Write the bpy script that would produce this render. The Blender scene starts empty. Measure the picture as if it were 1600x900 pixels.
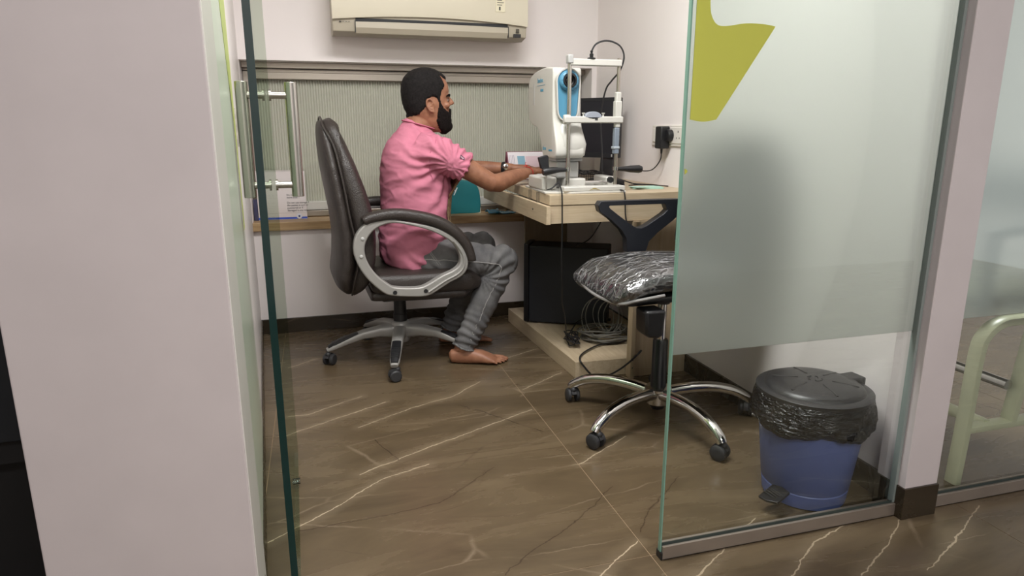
import bpy, bmesh, math, random
from mathutils import Vector, Matrix, noise
from mathutils.bvhtree import BVHTree
random.seed(7)
C = bpy.context.scene.collection
SC = bpy.context.scene
PI = math.pi

# ------------------------------------------------------------------ camera
cd = bpy.data.cameras.new('camera'); cam = bpy.data.objects.new('camera', cd); C.objects.link(cam)
cd.sensor_width = 36.0; cd.lens = 36.0 * 1050 / 1600; cd.clip_start = 0.02
TH = math.atan(1050 / 4400.0); YAW = math.radians(16.2)
cam.location = (0, 0, 1.06); cam.rotation_euler = (PI / 2 - TH, 0, -YAW)
SC.camera = cam
# ------------------------------------------------------------------ world, lights, exposure
w = bpy.data.worlds.new('world'); SC.world = w; w.use_nodes = True
w.node_tree.nodes['Background'].inputs[0].default_value = (0.93, 0.94, 1.0, 1)
w.node_tree.nodes['Background'].inputs[1].default_value = 0.8
def area(name, loc, sx, sy, power, col=(1, 1, 1), rot=(0, 0, 0)):
    l = bpy.data.lights.new(name, 'AREA'); l.shape = 'RECTANGLE'; l.size = sx; l.size_y = sy; l.energy = power; l.color = col
    o = bpy.data.objects.new(name, l); o.location = loc; o.rotation_euler = rot; C.objects.link(o); return o
area('room_lamp', (0.5, 1.7, 2.36), 1.0, 0.5, 56, (1.0, 0.985, 0.975))
area('corridor_lamp', (0.2, -0.7, 2.36), 1.2, 0.5, 52, (1.0, 0.98, 0.97))
area('corridor_lamp', (2.2, -0.5, 2.36), 0.9, 0.5, 8, (1.0, 0.98, 0.97))
area('next_room_lamp', (2.6, 2.3, 2.36), 0.6, 0.6, 58, (0.97, 1.0, 0.99))
SC.view_settings.view_transform = 'Standard'; SC.view_settings.look = 'None'
SC.view_settings.gamma = 1; SC.view_settings.exposure = 0.0
SC.cycles.max_bounces = 10; SC.cycles.transparent_max_bounces = 16; SC.cycles.transmission_bounces = 8
SC.cycles.caustics_reflective = False; SC.cycles.caustics_refractive = False

# ------------------------------------------------------------------ materials
def lin(c): c /= 255.0; return c / 12.92 if c <= 0.04045 else ((c + 0.055) / 1.055) ** 2.4
def S(r, g, b): return (lin(r), lin(g), lin(b), 1)
class NT:
    def __init__(s, name):
        s.m = bpy.data.materials.new(name); s.m.use_nodes = True; s.t = s.m.node_tree; s.n = s.t.nodes
        s.b = s.n['Principled BSDF']; s.out = s.n['Material Output']
    def new(s, kind, **k):
        n = s.n.new(kind)
        for a, v in k.items(): setattr(n, a, v)
        return n
    def link(s, a, b): s.t.links.new(a, b)
    def val(s, sock, v):
        if hasattr(v, 'is_linked'): s.link(v, sock)
        else: sock.default_value = v
    def math(s, op, a, b=0.0, c=0.0, clamp=False):
        n = s.new('ShaderNodeMath', operation=op, use_clamp=clamp)
        s.val(n.inputs[0], a); s.val(n.inputs[1], b); s.val(n.inputs[2], c); return n.outputs[0]
    def vm(s, op, a, b=None):
        n = s.new('ShaderNodeVectorMath', operation=op); s.val(n.inputs[0], a)
        if b is not None: s.val(n.inputs[3] if op == 'SCALE' else n.inputs[1], b)
        return n.outputs[1] if op in ('LENGTH', 'DOT_PRODUCT', 'DISTANCE') else n.outputs[0]
    def pos(s): return s.new('ShaderNodeNewGeometry').outputs['Position']
    def obj(s): return s.new('ShaderNodeTexCoord').outputs['Object']
    def scale(s, v, sc):
        n = s.new('ShaderNodeVectorMath', operation='MULTIPLY'); s.link(v, n.inputs[0]); n.inputs[1].default_value = sc; return n.outputs[0]
    def noise(s, v, sc, det=3, rough=0.5, dist=0.0, col=False):
        n = s.new('ShaderNodeTexNoise'); s.link(v, n.inputs['Vector']); n.inputs['Scale'].default_value = sc
        n.inputs['Detail'].default_value = det; n.inputs['Roughness'].default_value = rough; n.inputs['Distortion'].default_value = dist
        return n.outputs['Color'] if col else n.outputs['Fac']
    def vor(s, v, sc, feat='DISTANCE_TO_EDGE'):
        n = s.new('ShaderNodeTexVoronoi', feature=feat); s.link(v, n.inputs['Vector']); n.inputs['Scale'].default_value = sc
        return n.outputs['Distance']
    def ramp(s, f, stops):
        n = s.new('ShaderNodeValToRGB'); s.link(f, n.inputs[0]); e = n.color_ramp.elements
        while len(e) < len(stops): e.new(0.5)
        for i, (p, c) in enumerate(stops): e[i].position = p; e[i].color = c if len(c) == 4 else (*c, 1)
        return n.outputs[0]
    def mix(s, f, a, b):
        n = s.new('ShaderNodeMix', data_type='RGBA'); s.val(n.inputs[0], f); s.val(n.inputs[6], a); s.val(n.inputs[7], b); return n.outputs[2]
    def bump(s, h, strength=0.3, dist=0.01):
        n = s.new('ShaderNodeBump'); n.inputs['Strength'].default_value = strength; n.inputs['Distance'].default_value = dist
        s.link(h, n.inputs['Height']); s.link(n.outputs[0], s.b.inputs['Normal']); return n.outputs[0]
def P(name, col, rough=0.5, metal=0.0, coat=0.0, spec=0.5, var=0.0, vs=8.0, bump=0.0, bs=60.0, bd=0.002, stretch=(1, 1, 1)):
    t = NT(name); b = t.b
    b.inputs['Base Color'].default_value = col; b.inputs['Roughness'].default_value = rough; b.inputs['Metallic'].default_value = metal
    b.inputs['Coat Weight'].default_value = coat; b.inputs['Specular IOR Level'].default_value = spec
    if var or bump: v = t.scale(t.pos(), stretch)
    if var:
        f = t.noise(v, vs, 4); d = tuple(c * (1 - var) for c in col[:3]) + (1,); u = tuple(min(1, c * (1 + var)) for c in col[:3]) + (1,)
        t.link(t.ramp(f, [(0.3, d), (0.7, u)]), b.inputs['Base Color'])
    if bump: t.bump(t.noise(v, bs, 3), bump, bd)
    return t.m
wall_m = P('wall_paint', S(244, 237, 235), 0.62, var=0.025, vs=1.5, bump=0.08, bs=90)
satin_m = P('satin_wall_paint', S(236, 231, 228), 0.38, var=0.02, vs=2)
post_m = P('post_paint', S(212, 203, 203), 0.5, var=0.03, vs=6)
ceil_m = P('ceiling_paint', S(232, 230, 228), 0.8, var=0.02)
dark_m = P('near_black', S(22, 21, 22), 0.6, var=0.1)
W = [[(0.071, 1.974), (0.387, 2.132), (0.746, 2.301)], [(-0.179, 1.68), (-0.029, 1.782), (0.142, 1.928), (0.295, 1.982)],
     [(-0.153, 2.494), (-0.085, 2.492), (0.126, 2.62)], [(-0.15, 2.329), (0.212, 2.533)], [(0.094, 2.324), (0.323, 2.455), (0.482, 2.516), (0.625, 2.644)],
     [(0.772, 2.503), (0.998, 2.649)], [(0.783, 2.888), (0.997, 2.992)], [(-0.169, 3.048), (-0.04, 3.146)], [(0.765, 1.845), (0.996, 1.986)],
     [(0.604, 1.31), (0.665, 1.357), (0.757, 1.414)], [(1.051, 1.18), (1.19, 1.274), (1.335, 1.323)],
     [(1.216, 1.132), (1.364, 1.209), (1.499, 1.301)], [(1.39, 1.107), (1.541, 1.172), (1.779, 1.294)], [(1.118, 1.418), (0.949, 1.315), (0.831, 1.244)]]
D = [[(0.381, 1.379), (0.472, 1.448), (0.617, 1.531), (0.808, 1.687)], [(-0.103, 1.709), (0.125, 1.72), (0.287, 1.742), (0.49, 1.899)],
     [(0.143, 2.207), (0.167, 2.135), (0.207, 2.039)], [(0.488, 2.42), (0.572, 2.32), (0.73, 2.101)], [(0.782, 1.452), (0.845, 1.531), (1.03, 1.683)]]
def marble(name, veins=True, k=1.0, off=(0, 0, 0)):
    t = NT(name); p0 = t.vm('ADD', t.pos(), off)
    wp = t.vm('ADD', p0, t.scale(t.vm('SUBTRACT', t.noise(p0, 9, 5, 0.6, col=True), (0.5, 0.5, 0.5)), (0.035, 0.035, 0)))
    a = math.radians(28)
    mp = t.new('ShaderNodeMapping'); t.link(p0, mp.inputs[0]); mp.inputs['Rotation'].default_value = (0, 0, -a); mp.inputs['Scale'].default_value = (0.55, 2.2, 1.5)
    f = t.noise(mp.outputs[0], 2.6, 7, 0.62, 0.9)
    col = t.ramp(f, [(0.28, S(76 * k, 64 * k, 48 * k)), (0.5, S(92 * k, 78 * k, 59 * k)), (0.72, S(108 * k, 93 * k, 72 * k))])
    # fine procedural veins, sheared the same way as the stone's grain
    mw = t.new('ShaderNodeMapping'); t.link(wp, mw.inputs[0]); mw.inputs['Rotation'].default_value = (0, 0, -a); mw.inputs['Scale'].default_value = (0.5, 1.9, 1.2)
    e = t.vor(mw.outputs[0], 2.3)
    br = t.noise(p0, 3.7, 3)
    l1 = t.math('MULTIPLY', t.ramp(e, [(0.0, (1, 1, 1)), (0.012, (0, 0, 0))]), t.ramp(br, [(0.47, (0, 0, 0)), (0.6, (1, 1, 1))]))
    col = t.mix(t.math('MULTIPLY', l1, 0.26), col, S(170, 152, 130))
    e2 = t.vor(t.vm('ADD', mw.outputs[0], (3.3, 1.7, 0.4)), 3.4)
    l2 = t.math('MULTIPLY', t.ramp(e2, [(0.0, (1, 1, 1)), (0.010, (0, 0, 0))]), t.ramp(br, [(0.36, (1, 1, 1)), (0.48, (0, 0, 0))]))
    col = t.mix(t.math('MULTIPLY', l2, 0.5), col, S(62, 48, 36))
    if veins:
        sx = t.new('ShaderNodeSeparateXYZ')
        wv = t.vm('ADD', t.pos(), t.scale(t.vm('SUBTRACT', t.noise(t.pos(), 22, 3, 0.6, col=True), (0.5, 0.5, 0.5)), (0.022, 0.022, 0)))
        def seg(a, b):
            d = (b[0] - a[0], b[1] - a[1], 0); L2 = d[0] ** 2 + d[1] ** 2
            q = t.vm('SUBTRACT', wv, (a[0], a[1], 0.0))
            h = t.math('MULTIPLY', t.vm('DOT_PRODUCT', q, d), 1 / L2, clamp=True)
            r = t.vm('SCALE', d, h)
            return t.vm('LENGTH', t.scale(t.vm('SUBTRACT', q, r), (1, 1, 0)))
        for group, colr, wd, am in ((W, S(190, 172, 146), 0.0022, 0.7), (D, S(50, 37, 27), 0.0022, 0.7)):
            m = None
            for pl in group:
                for i in range(len(pl) - 1):
                    s_ = seg(pl[i], pl[i + 1]); m = s_ if m is None else t.math('MINIMUM', m, s_)
            wn = t.math('MULTIPLY', t.noise(t.pos(), 14, 3, 0.7), wd * 2)
            f_ = t.math('SUBTRACT', 1.0, t.math('DIVIDE', m, wn), clamp=True)
            halo = t.math('SUBTRACT', 1.0, t.math('MULTIPLY', m, 28), clamp=True)
            col = t.mix(t.math('MULTIPLY', halo, 0.10), col, colr)
            col = t.mix(t.math('MULTIPLY', t.math('MULTIPLY', f_, 2.2, clamp=True), am), col, colr)
    t.link(col, t.b.inputs['Base Color']); t.b.inputs['Roughness'].default_value = 0.27
    t.link(t.math('ADD', t.math('MULTIPLY', f, 0.14), 0.2), t.b.inputs['Roughness'])
    t.b.inputs['Specular IOR Level'].default_value = 0.4
    return t.m
floor_m = marble('brown_marble_tile'); skirt_m = marble('brown_marble_skirting', False, 0.62, (1.3, 2.1, 0.5))
far_floor_m = marble('grey_brown_marble_tile', False, 0.98, (0.4, 0.8, 0)); grout_m = P('grout', S(146, 124, 98), 0.9)
def wood(name, c1, c2, c3, axis=(1, 1, 1), sc=1.0):
    t = NT(name); v = t.scale(t.pos(), axis)
    f = t.noise(v, 9 * sc, 6, 0.65, 0.6); g = t.noise(v, 45 * sc, 3, 0.5)
    col = t.ramp(f, [(0.25, c1), (0.5, c2), (0.75, c3)]); col = t.mix(t.math('MULTIPLY', t.ramp(g, [(0.4, (0, 0, 0)), (0.7, (1, 1, 1))]), 0.16), col, c1)
    t.link(col, t.b.inputs['Base Color']); t.b.inputs['Roughness'].default_value = 0.45; t.bump(g, 0.05, 0.001); return t.m
ash_x = wood('pale_ash_laminate', S(172, 152, 124), S(190, 172, 144), S(202, 186, 160), (0.5, 6, 6))
ash_y = wood('pale_ash_laminate_side', S(172, 152, 124), S(190, 172, 144), S(202, 186, 160), (6, 0.5, 6))
ash_z = wood('pale_ash_laminate_upright', S(168, 147, 118), S(184, 165, 137), S(196, 179, 152), (6, 6, 0.5))
oak_m = wood('oak_ledge_wood', S(150, 120, 84), S(176, 146, 106), S(196, 170, 130), (0.6, 8, 10))
def metal(name, col, rough, br=0.0): return P(name, col, rough, 1.0, bump=br, bs=40, bd=0.001, stretch=(1, 1, 20))
chrome_m = metal('chrome', S(214, 212, 210), 0.07); steel_m = metal('brushed_steel', S(190, 186, 180), 0.26, 0.05)
alu_m = metal('aluminium', S(176, 168, 158), 0.36); silver_m = P('silver_plastic', S(150, 148, 145), 0.38, 0.35)
blk_m = P('black_plastic', S(27, 27, 29), 0.42, bump=0.05, bs=250, bd=0.0006); blk2_m = P('matt_black', S(21, 22, 26), 0.6)
navy_m = P('black_steel_case', S(24, 27, 34), 0.48, var=0.06); rub_m = P('grey_black_rubber', S(46, 46, 48), 0.55)
leather_m = None
t = NT('brown_black_leather'); v = t.obj()
t.b.inputs['Base Color'].default_value = S(50, 44, 41); t.b.inputs['Roughness'].default_value = 0.40
h = t.math('ADD', t.math('MULTIPLY', t.vor(v, 260, 'F1'), 0.25), t.noise(t.scale(v, (1, 1, 0.5)), 9, 3, 0.5, 0.8)); t.bump(h, 0.35, 0.012); leather_m = t.m
beige_m = P('warm_white_plastic', S(214, 206, 186), 0.35, var=0.01); beige2_m = P('greyed_white_plastic', S(180, 171, 153), 0.42)
wplas_m = P('white_plastic', S(203, 201, 194), 0.32, coat=0.2); gplas_m = P('light_grey_plastic', S(178, 178, 176), 0.4)
teal_m = P('sky_blue_plastic', S(84, 144, 174), 0.4); ink_m = P('teal_print', S(60, 140, 170), 0.6); dkink_m = P('dark_print', S(60, 60, 60), 0.7)
clear_m = None
def glassy(name, tint, refl=1.0, ior=1.45):
    t = NT(name); t.n.remove(t.b)
    tr = t.new('ShaderNodeBsdfTransparent'); tr.inputs[0].default_value = tint
    gl = t.new('ShaderNodeBsdfGlossy'); gl.inputs['Roughness'].default_value = 0.02; gl.inputs[0].default_value = (0.9, 0.95, 0.93, 1)
    fr = t.new('ShaderNodeFresnel'); fr.inputs[0].default_value = ior
    mx = t.new('ShaderNodeMixShader'); t.link(t.math('MULTIPLY', fr.outputs[0], refl), mx.inputs[0]); t.link(tr.outputs[0], mx.inputs[1]); t.link(gl.outputs[0], mx.inputs[2])
    t.link(mx.outputs[0], t.out.inputs[0]); return t.m
glass_m = glassy('clear_glass', (0.965, 0.98, 0.97, 1), 0.2); door_glass_m = glassy('door_glass', (0.80, 0.845, 0.79, 1), 0.08)
clear_m = glassy('clear_plastic', (0.8, 0.84, 0.88, 1), 1.0)
edge_m = P('green_glass_edge', S(128, 168, 152), 0.15); edge2_m = P('dark_green_glass_edge', S(8, 48, 46), 0.12)
def film(name, diff, refr, f, rough, refl=0.25):
    t = NT(name); t.n.remove(t.b)
    rf = t.new('ShaderNodeBsdfRefraction'); rf.inputs['Roughness'].default_value = rough; rf.inputs['IOR'].default_value = 1.4; rf.inputs[0].default_value = refr
    tl = t.new('ShaderNodeBsdfTranslucent'); tl.inputs[0].default_value = diff
    df = t.new('ShaderNodeBsdfDiffuse'); df.inputs[0].default_value = diff
    m0 = t.new('ShaderNodeMixShader'); m0.inputs[0].default_value = refl; t.link(tl.outputs[0], m0.inputs[1]); t.link(df.outputs[0], m0.inputs[2])
    m1 = t.new('ShaderNodeMixShader'); m1.inputs[0].default_value = f; t.link(rf.outputs[0], m1.inputs[1]); t.link(m0.outputs[0], m1.inputs[2])
    gl = t.new('ShaderNodeBsdfGlossy'); gl.inputs['Roughness'].default_value = 0.35
    m2 = t.new('ShaderNodeMixShader'); m2.inputs[0].default_value = 0.03; t.link(m1.outputs[0], m2.inputs[1]); t.link(gl.outputs[0], m2.inputs[2])
    t.link(m2.outputs[0], t.out.inputs[0]); return t.m
film_m = film('frosted_film', (0.88, 0.92, 0.89, 1), (0.93, 0.96, 0.94, 1), 0.32, 0.34)
lime_m = film('lime_film', S(236, 238, 112), S(240, 244, 140), 0.85, 0.5, 0.75)
frost_panel_m = P('frosted_panel', S(214, 217, 208), 0.3)
lime_flat_m = P('lime_flat', S(196, 206, 120), 0.4)

# ------------------------------------------------------------------ mesh helpers
def link(o, parent=None):
    C.objects.link(o)
    if parent: o.parent = parent
    return o
def obj(name, bm, m, parent=None, smooth=40, bevel=0.0, segs=2):
    if isinstance(bm, bmesh.types.BMesh):
        bmesh.ops.recalc_face_normals(bm, faces=bm.faces)
        me = bpy.data.meshes.new(name); bm.to_mesh(me); bm.free()
    else: me = bm
    if not me.materials: me.materials.append(m)
    if smooth:
        me.polygons.foreach_set('use_smooth', [True] * len(me.polygons)); me.set_sharp_from_angle(angle=math.radians(smooth))
    o = bpy.data.objects.new(name, me); link(o, parent)
    if bevel:
        b = o.modifiers.new('bevel', 'BEVEL'); b.width = bevel; b.segments = segs; b.limit_method = 'ANGLE'; b.angle_limit = math.radians(40)
    return o
def thing(name, label, cat, loc=(0, 0, 0), rz=0, group=None):
    o = bpy.data.objects.new(name, None); o.location = loc; o.rotation_euler = (0, 0, rz); o.empty_display_size = 0.1; link(o)
    o['label'] = label; o['category'] = cat
    if group: o['group'] = group
    return o
def tag(o, label, cat, group=None):
    o['label'] = label; o['category'] = cat
    if group: o['group'] = group
    return o
def struct(o): o['kind'] = 'structure'; return o
def box(x0, x1, y0, y1, z0, z1, bm=None, rz=0.0, mat=None):
    bm = bm or bmesh.new(); cx, cy, cz = (x0 + x1) / 2, (y0 + y1) / 2, (z0 + z1) / 2
    M = Matrix.Translation((cx, cy, cz)) @ Matrix.Rotation(rz, 4, 'Z') @ Matrix.Diagonal((abs(x1 - x0), abs(y1 - y0), abs(z1 - z0), 1))
    if mat is not None: M = mat @ M
    bmesh.ops.create_cube(bm, size=1, matrix=M); return bm
def frames(pts, up):
    out = []; n = len(pts); prev = None
    for i in range(n):
        t = (pts[min(i + 1, n - 1)] - pts[max(i - 1, 0)]).normalized()
        a = (prev if prev is not None else Vector(up)); a = a - t * a.dot(t)
        if a.length < 1e-4: a = Vector((1, 0.3, 0.2)) - t * Vector((1, 0.3, 0.2)).dot(t)
        a.normalize(); prev = a; out.append((t, a, t.cross(a)))
    return out
def tube(bm, pts, r, seg=12, up=(0, 0, 1), closed=False, sq=1.0, cap=True):
    """loft of ellipses; r: scalar or list of scalars or (along up, along side)"""
    pts = [Vector(p) for p in pts]; n = len(pts)
    if not isinstance(r, list): r = [r] * n
    fr = frames(pts, up)
    if closed: fr = [(lambda t: (t, Vector(up), t.cross(Vector(up))))((pts[(i + 1) % n] - pts[i - 1]).normalized()) for i in range(n)]
    rings = []
    for i in range(n):
        ra, rb = r[i] if isinstance(r[i], (tuple, list)) else (r[i], r[i]); t, a, b = fr[i]; ring = []
        for k in range(seg):
            th = 2 * PI * k / seg; c, s = math.cos(th), math.sin(th)
            if sq != 1.0: c = math.copysign(abs(c) ** sq, c); s = math.copysign(abs(s) ** sq, s)
            ring.append(bm.verts.new(pts[i] + a * (ra * c) + b * (rb * s)))
        rings.append(ring)
    m = n if closed else n - 1
    for i in range(m):
        A, B = rings[i], rings[(i + 1) % n]
        for k in range(seg): bm.faces.new((A[k], A[(k + 1) % seg], B[(k + 1) % seg], B[k]))
    if not closed and cap:
        bm.faces.new(rings[0][::-1]); bm.faces.new(rings[-1])
    return bm
def smooth_path(pts, n=8, closed=False):
    pts = [Vector(p) for p in pts]; out = []; N = len(pts)
    for i in range(N if closed else N - 1):
        p1, p2 = pts[i], pts[(i + 1) % N]
        p0 = pts[i - 1] if (closed or i > 0) else p1; p3 = pts[(i + 2) % N] if (closed or i + 2 < N) else p2
        for k in range(n):
            u = k / n; out.append(0.5 * ((2 * p1) + (p2 - p0) * u + (2 * p0 - 5 * p1 + 4 * p2 - p3) * u * u + (3 * p1 - p0 - 3 * p2 + p3) * u ** 3))
    if not closed: out.append(pts[-1])
    return out
def wire(pts, r=0.003, n=8, seg=6, bm=None): return tube(bm or bmesh.new(), smooth_path(pts, n), r, seg)
def lathe(bm, prof, c=(0, 0, 0), seg=32, axis='Z', wob=None):
    rings = []
    for r, z in prof:
        ring = []
        for k in range(seg):
            a = 2 * PI * k / seg; rr = r + (wob(a, z) if wob else 0); x, y = rr * math.cos(a), rr * math.sin(a)
            v = {'Z': (x, y, z), 'Y': (x, z, y), 'X': (z, x, y)}[axis]; ring.append(bm.verts.new(Vector(v) + Vector(c)))
        rings.append(ring)
    for A, B in zip(rings, rings[1:]):
        for k in range(seg): bm.faces.new((A[k], A[(k + 1) % seg], B[(k + 1) % seg], B[k]))
    bm.faces.new(rings[0][::-1]); bm.faces.new(rings[-1]); return bm
def prism(poly, lo, hi, plane='YZ', bm=None):
    bm = bm or bmesh.new()
    f = {'YZ': lambda p, t: (t, p[0], p[1]), 'XZ': lambda p, t: (p[0], t, p[1]), 'XY': lambda p, t: (p[0], p[1], t)}[plane]
    A = [bm.verts.new(f(p, lo)) for p in poly]; B = [bm.verts.new(f(p, hi)) for p in poly]; n = len(poly)
    for i in range(n): bm.faces.new((A[i], A[(i + 1) % n], B[(i + 1) % n], B[i]))
    bm.faces.new(A[::-1]); bm.faces.new(B); return bm
def ball(bm, c, r, seg=16, rot=None):
    r = r if isinstance(r, (tuple, list)) else (r, r, r)
    bmesh.ops.create_uvsphere(bm, u_segments=seg, v_segments=seg // 2 + 2, radius=1, matrix=Matrix.Translation(c) @ (rot or Matrix()) @ Matrix.Diagonal((*r, 1))); return bm
def ring_prism(outer, inner, lo, hi, plane='XZ'):
    """band between two closed outlines of the same point count"""
    bm = bmesh.new(); f = {'XZ': lambda p, t: (p[0], t, p[1]), 'XY': lambda p, t: (p[0], p[1], t), 'YZ': lambda p, t: (t, p[0], p[1])}[plane]; n = len(outer)
    V = [[bm.verts.new(f(p, t)) for p in L] for L, t in ((outer, lo), (inner, lo), (inner, hi), (outer, hi))]
    for i in range(n):
        j = (i + 1) % n
        for a in range(4): A, B = V[a], V[(a + 1) % 4]; bm.faces.new((A[i], A[j], B[j], B[i]))
    return bm
def eval_mesh(bm, mods):
    me = bpy.data.meshes.new('tmp'); bmesh.ops.recalc_face_normals(bm, faces=bm.faces); bm.to_mesh(me); bm.free()
    o = bpy.data.objects.new('tmp', me); C.objects.link(o)
    for kind, k in mods:
        m = o.modifiers.new(kind, kind)
        for a, v in k.items(): setattr(m, a, v)
    dg = bpy.context.evaluated_depsgraph_get(); dg.update()
    r = bpy.data.meshes.new_from_object(o.evaluated_get(dg)); bpy.data.objects.remove(o); bpy.data.meshes.remove(me); return r
def fuse(bm, voxel, sm=4, fac=0.5): return eval_mesh(bm, [('REMESH', dict(mode='VOXEL', voxel_size=voxel)), ('SMOOTH', dict(factor=fac, iterations=sm))])
def text(s, size, m, parent, loc, rot, name='lettering', ext=0.0004, align='LEFT', spacing=1.0, shear=0.0):
    cu = bpy.data.curves.new('tmp_text', 'FONT'); cu.body = s; cu.size = size; cu.extrude = ext; cu.align_x = align; cu.space_character = spacing; cu.shear = shear; cu.resolution_u = 3
    o = bpy.data.objects.new('tmp_text', cu); C.objects.link(o); dg = bpy.context.evaluated_depsgraph_get(); dg.update()
    me = bpy.data.meshes.new_from_object(o.evaluated_get(dg)); bpy.data.objects.remove(o); me.materials.clear(); me.materials.append(m)
    o = bpy.data.objects.new(name, me); o.location = loc; o.rotation_euler = rot; link(o, parent); return o
def xf(bm, M): bmesh.ops.transform(bm, matrix=M, verts=bm.verts); return bm
FACE_Y = (PI / 2, 0, 0)        # lettering readable from the camera side, on a surface facing -Y
#@@STRUCT
# ------------------------------------------------------------------ the room shell
WL0, WL1 = Vector((-0.165, 1.31, 0)), Vector((-0.318, 3.63, 0))     # left wall runs very slightly askew
XR, YB, ZC = 1.545, 3.63, 2.4
fl = struct(obj('floor', box(-1.4, 5.2, -1.6, 6.2, -0.05, -0.001), grout_m, smooth=0))
tx = [-1.16, -0.2, 0.76, 1.72]; ty = [-1.6, -0.57, 1.35, 3.27, 4.2]
for i in range(len(tx) - 1):
    for j in range(len(ty) - 1):
        g = 0.0012; o = obj('tile', box(tx[i] + g, tx[i + 1] - g, ty[j] + g, ty[j + 1] - g, -0.004, 0.0), floor_m, fl, smooth=0)
for i in range(4):
    for j in range(4):
        x0 = 1.72 + i * 0.86; y0 = (-1.6, 0.0, 1.35, 3.27)[j]; y1 = (0.0, 1.35, 3.27, 6.2)[j]
        obj('tile', box(x0 + .0012, x0 + .8588, y0 + .0012, y1 - .0012, -0.004, 0.0), floor_m if j < 2 else far_floor_m, fl, smooth=0)
struct(obj('ceiling', box(-1.4, 5.2, -1.6, 6.2, ZC, ZC + 0.05), ceil_m, smooth=0))
# back wall: below the ledge, above the recess, recess back
RX0, RX1, RZ0, RZ1, RY = -0.316, 1.517, 0.585, 1.38, 3.83
bm = bmesh.new(); box(-0.45, 1.7, YB, YB + 0.3, 0, RZ0 - 0.02, bm); box(-0.45, 1.7, YB, YB + 0.3, RZ1, ZC, bm)
box(RX1, 1.7, YB, YB + 0.3, RZ0 - 0.02, RZ1, bm); box(-0.45, RX0, YB, YB + 0.3, RZ0 - 0.02, RZ1, bm); box(RX0, RX1, RY + 0.03, YB + 0.3, RZ0 - 0.02, RZ1, bm)
struct(obj('wall_back', bm, wall_m, smooth=0))
bm = prism([(WL0.x, WL0.y), (WL1.x, WL1.y + 0.01), (-0.45, YB + 0.01), (-0.3, WL0.y)], 0, ZC, 'XY'); struct(obj('wall_left', bm, satin_m, smooth=0))
struct(obj('wall_right', box(XR, XR + 0.09, 1.36, YB + 0.1, 0, ZC), wall_m, smooth=0))
col = struct(obj('wall_column', box(-0.535, -0.166, 1.305, 1.46, 0, ZC), post_m, smooth=0, bevel=0.003))
struct(obj('wall_side', box(-1.4, -1.35, -1.6, 3.0, 0, ZC), dark_m, smooth=0))
struct(obj('wall_far', box(1.635, 5.2, 4.6, 4.7, 0, ZC), wall_m, smooth=0)); struct(obj('wall_far_side', box(4.6, 4.7, 1.3, 4.6, 0, ZC), wall_m, smooth=0))
struct(obj('wall_behind', box(-1.4, 5.2, -1.7, -1.6, 0, ZC), wall_m, smooth=0))
# added near-black block, stands in for the unlit void beside the column
o = thing('dark_gap_block', 'added near-black cabinet in the dark gap left of the white column', 'block', (-0.8, 1.7, 0))
obj('block_upper', box(-0.33, 0.24, -0.1, 0.3, 0.34, 2.2), dark_m, o, bevel=0.003); obj('block_lower', box(-0.33, 0.24, -0.06, 0.3, 0, 0.33), dark_m, o)
obj('door', box(-0.3, 0.2, -0.118, -0.1, 0.4, 2.15), P('charcoal_slab', S(30, 33, 38), 0.5), o, bevel=0.002)  # front slab of the added dark block, not a real door
# skirting, laid as single tiles
def skirt(name, a, b, n, h=0.077, d=0.012, inner=1):
    a, b = Vector((*a, 0)), Vector((*b, 0)); dv = (b - a); L = dv.length; ang = math.atan2(dv.y, dv.x)
    root = struct(obj(name, xf(box(0, L, 0, d * 0.6, 0, h - 0.002), Matrix.Translation(a) @ Matrix.Rotation(ang, 4, 'Z')), grout_m, smooth=0))
    me = None
    for i in range(n):
        o = obj('tile', xf(box(i * L / n + .0008, (i + 1) * L / n - .0008, 0, d, 0.0005, h), Matrix.Translation(a) @ Matrix.Rotation(ang, 4, 'Z')), skirt_m, root, smooth=0, bevel=0.0008)
skirt('baseboard_back', (XR, YB), (WL1.x, YB), 3)
skirt('baseboard_right', (XR, 1.37), (XR, YB), 4)
n_ = (WL1 - WL0).normalized(); skirt('baseboard_left', (WL1.x, WL1.y), (WL0.x, WL0.y + 0.02), 3, 0.077, 0.006)
# ledge in the window recess
o = struct(obj('trim_1', box(RX0 - 0.0, RX1, YB - 0.03, RY + 0.03, 0.548, 0.59), oak_m, smooth=0, bevel=0.002)); o.name = 'trim_1'
# window: aluminium track, ribbed panel, white lower rail
win = thing('window_1', '', ''); del win['label'], win['category']; win['kind'] = 'structure'
obj('window_frame', prism([(RY - 0.10, 1.38), (RY + 0.03, 1.38), (RY + 0.03, 1.31), (RY - 0.02, 1.31), (RY - 0.02, 1.335), (RY - 0.05, 1.335), (RY - 0.05, 1.352), (RY - 0.10, 1.352)], RX0, RX1), alu_m, win, smooth=30, bevel=0.002)
obj('top_rail', box(RX0 + 0.03, RX1, RY - 0.045, RY - 0.012, 1.300, 1.348), alu_m, win, bevel=0.004)
obj('track_groove', box(RX0 + 0.03, RX1, RY - 0.052, RY - 0.046, 1.349, 1.352), blk2_m, win)
obj('side_rail', box(RX0, RX0 + 0.045, RY - 0.05, RY + 0.01, 0.59, 1.345), alu_m, win, bevel=0.002)
obj('side_rail', box(RX1 - 0.03, RX1, RY - 0.05, RY + 0.01, 0.59, 1.345), alu_m, win, bevel=0.002)
obj('bottom_rail', box(RX0 + 0.045, RX1 - 0.03, RY - 0.04, RY + 0.01, 0.592, 0.625), alu_m, win, bevel=0.004)
obj('white_strip', box(RX0 + 0.045, RX1 - 0.03, RY - 0.03, RY + 0.0, 0.625, 0.672), wplas_m, win, bevel=0.004)
bm = bmesh.new(); prev = None; x = RX0 + 0.04; pitch = 0.0135; n = int((RX1 - RX0 - 0.06) / pitch) * 6
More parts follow.
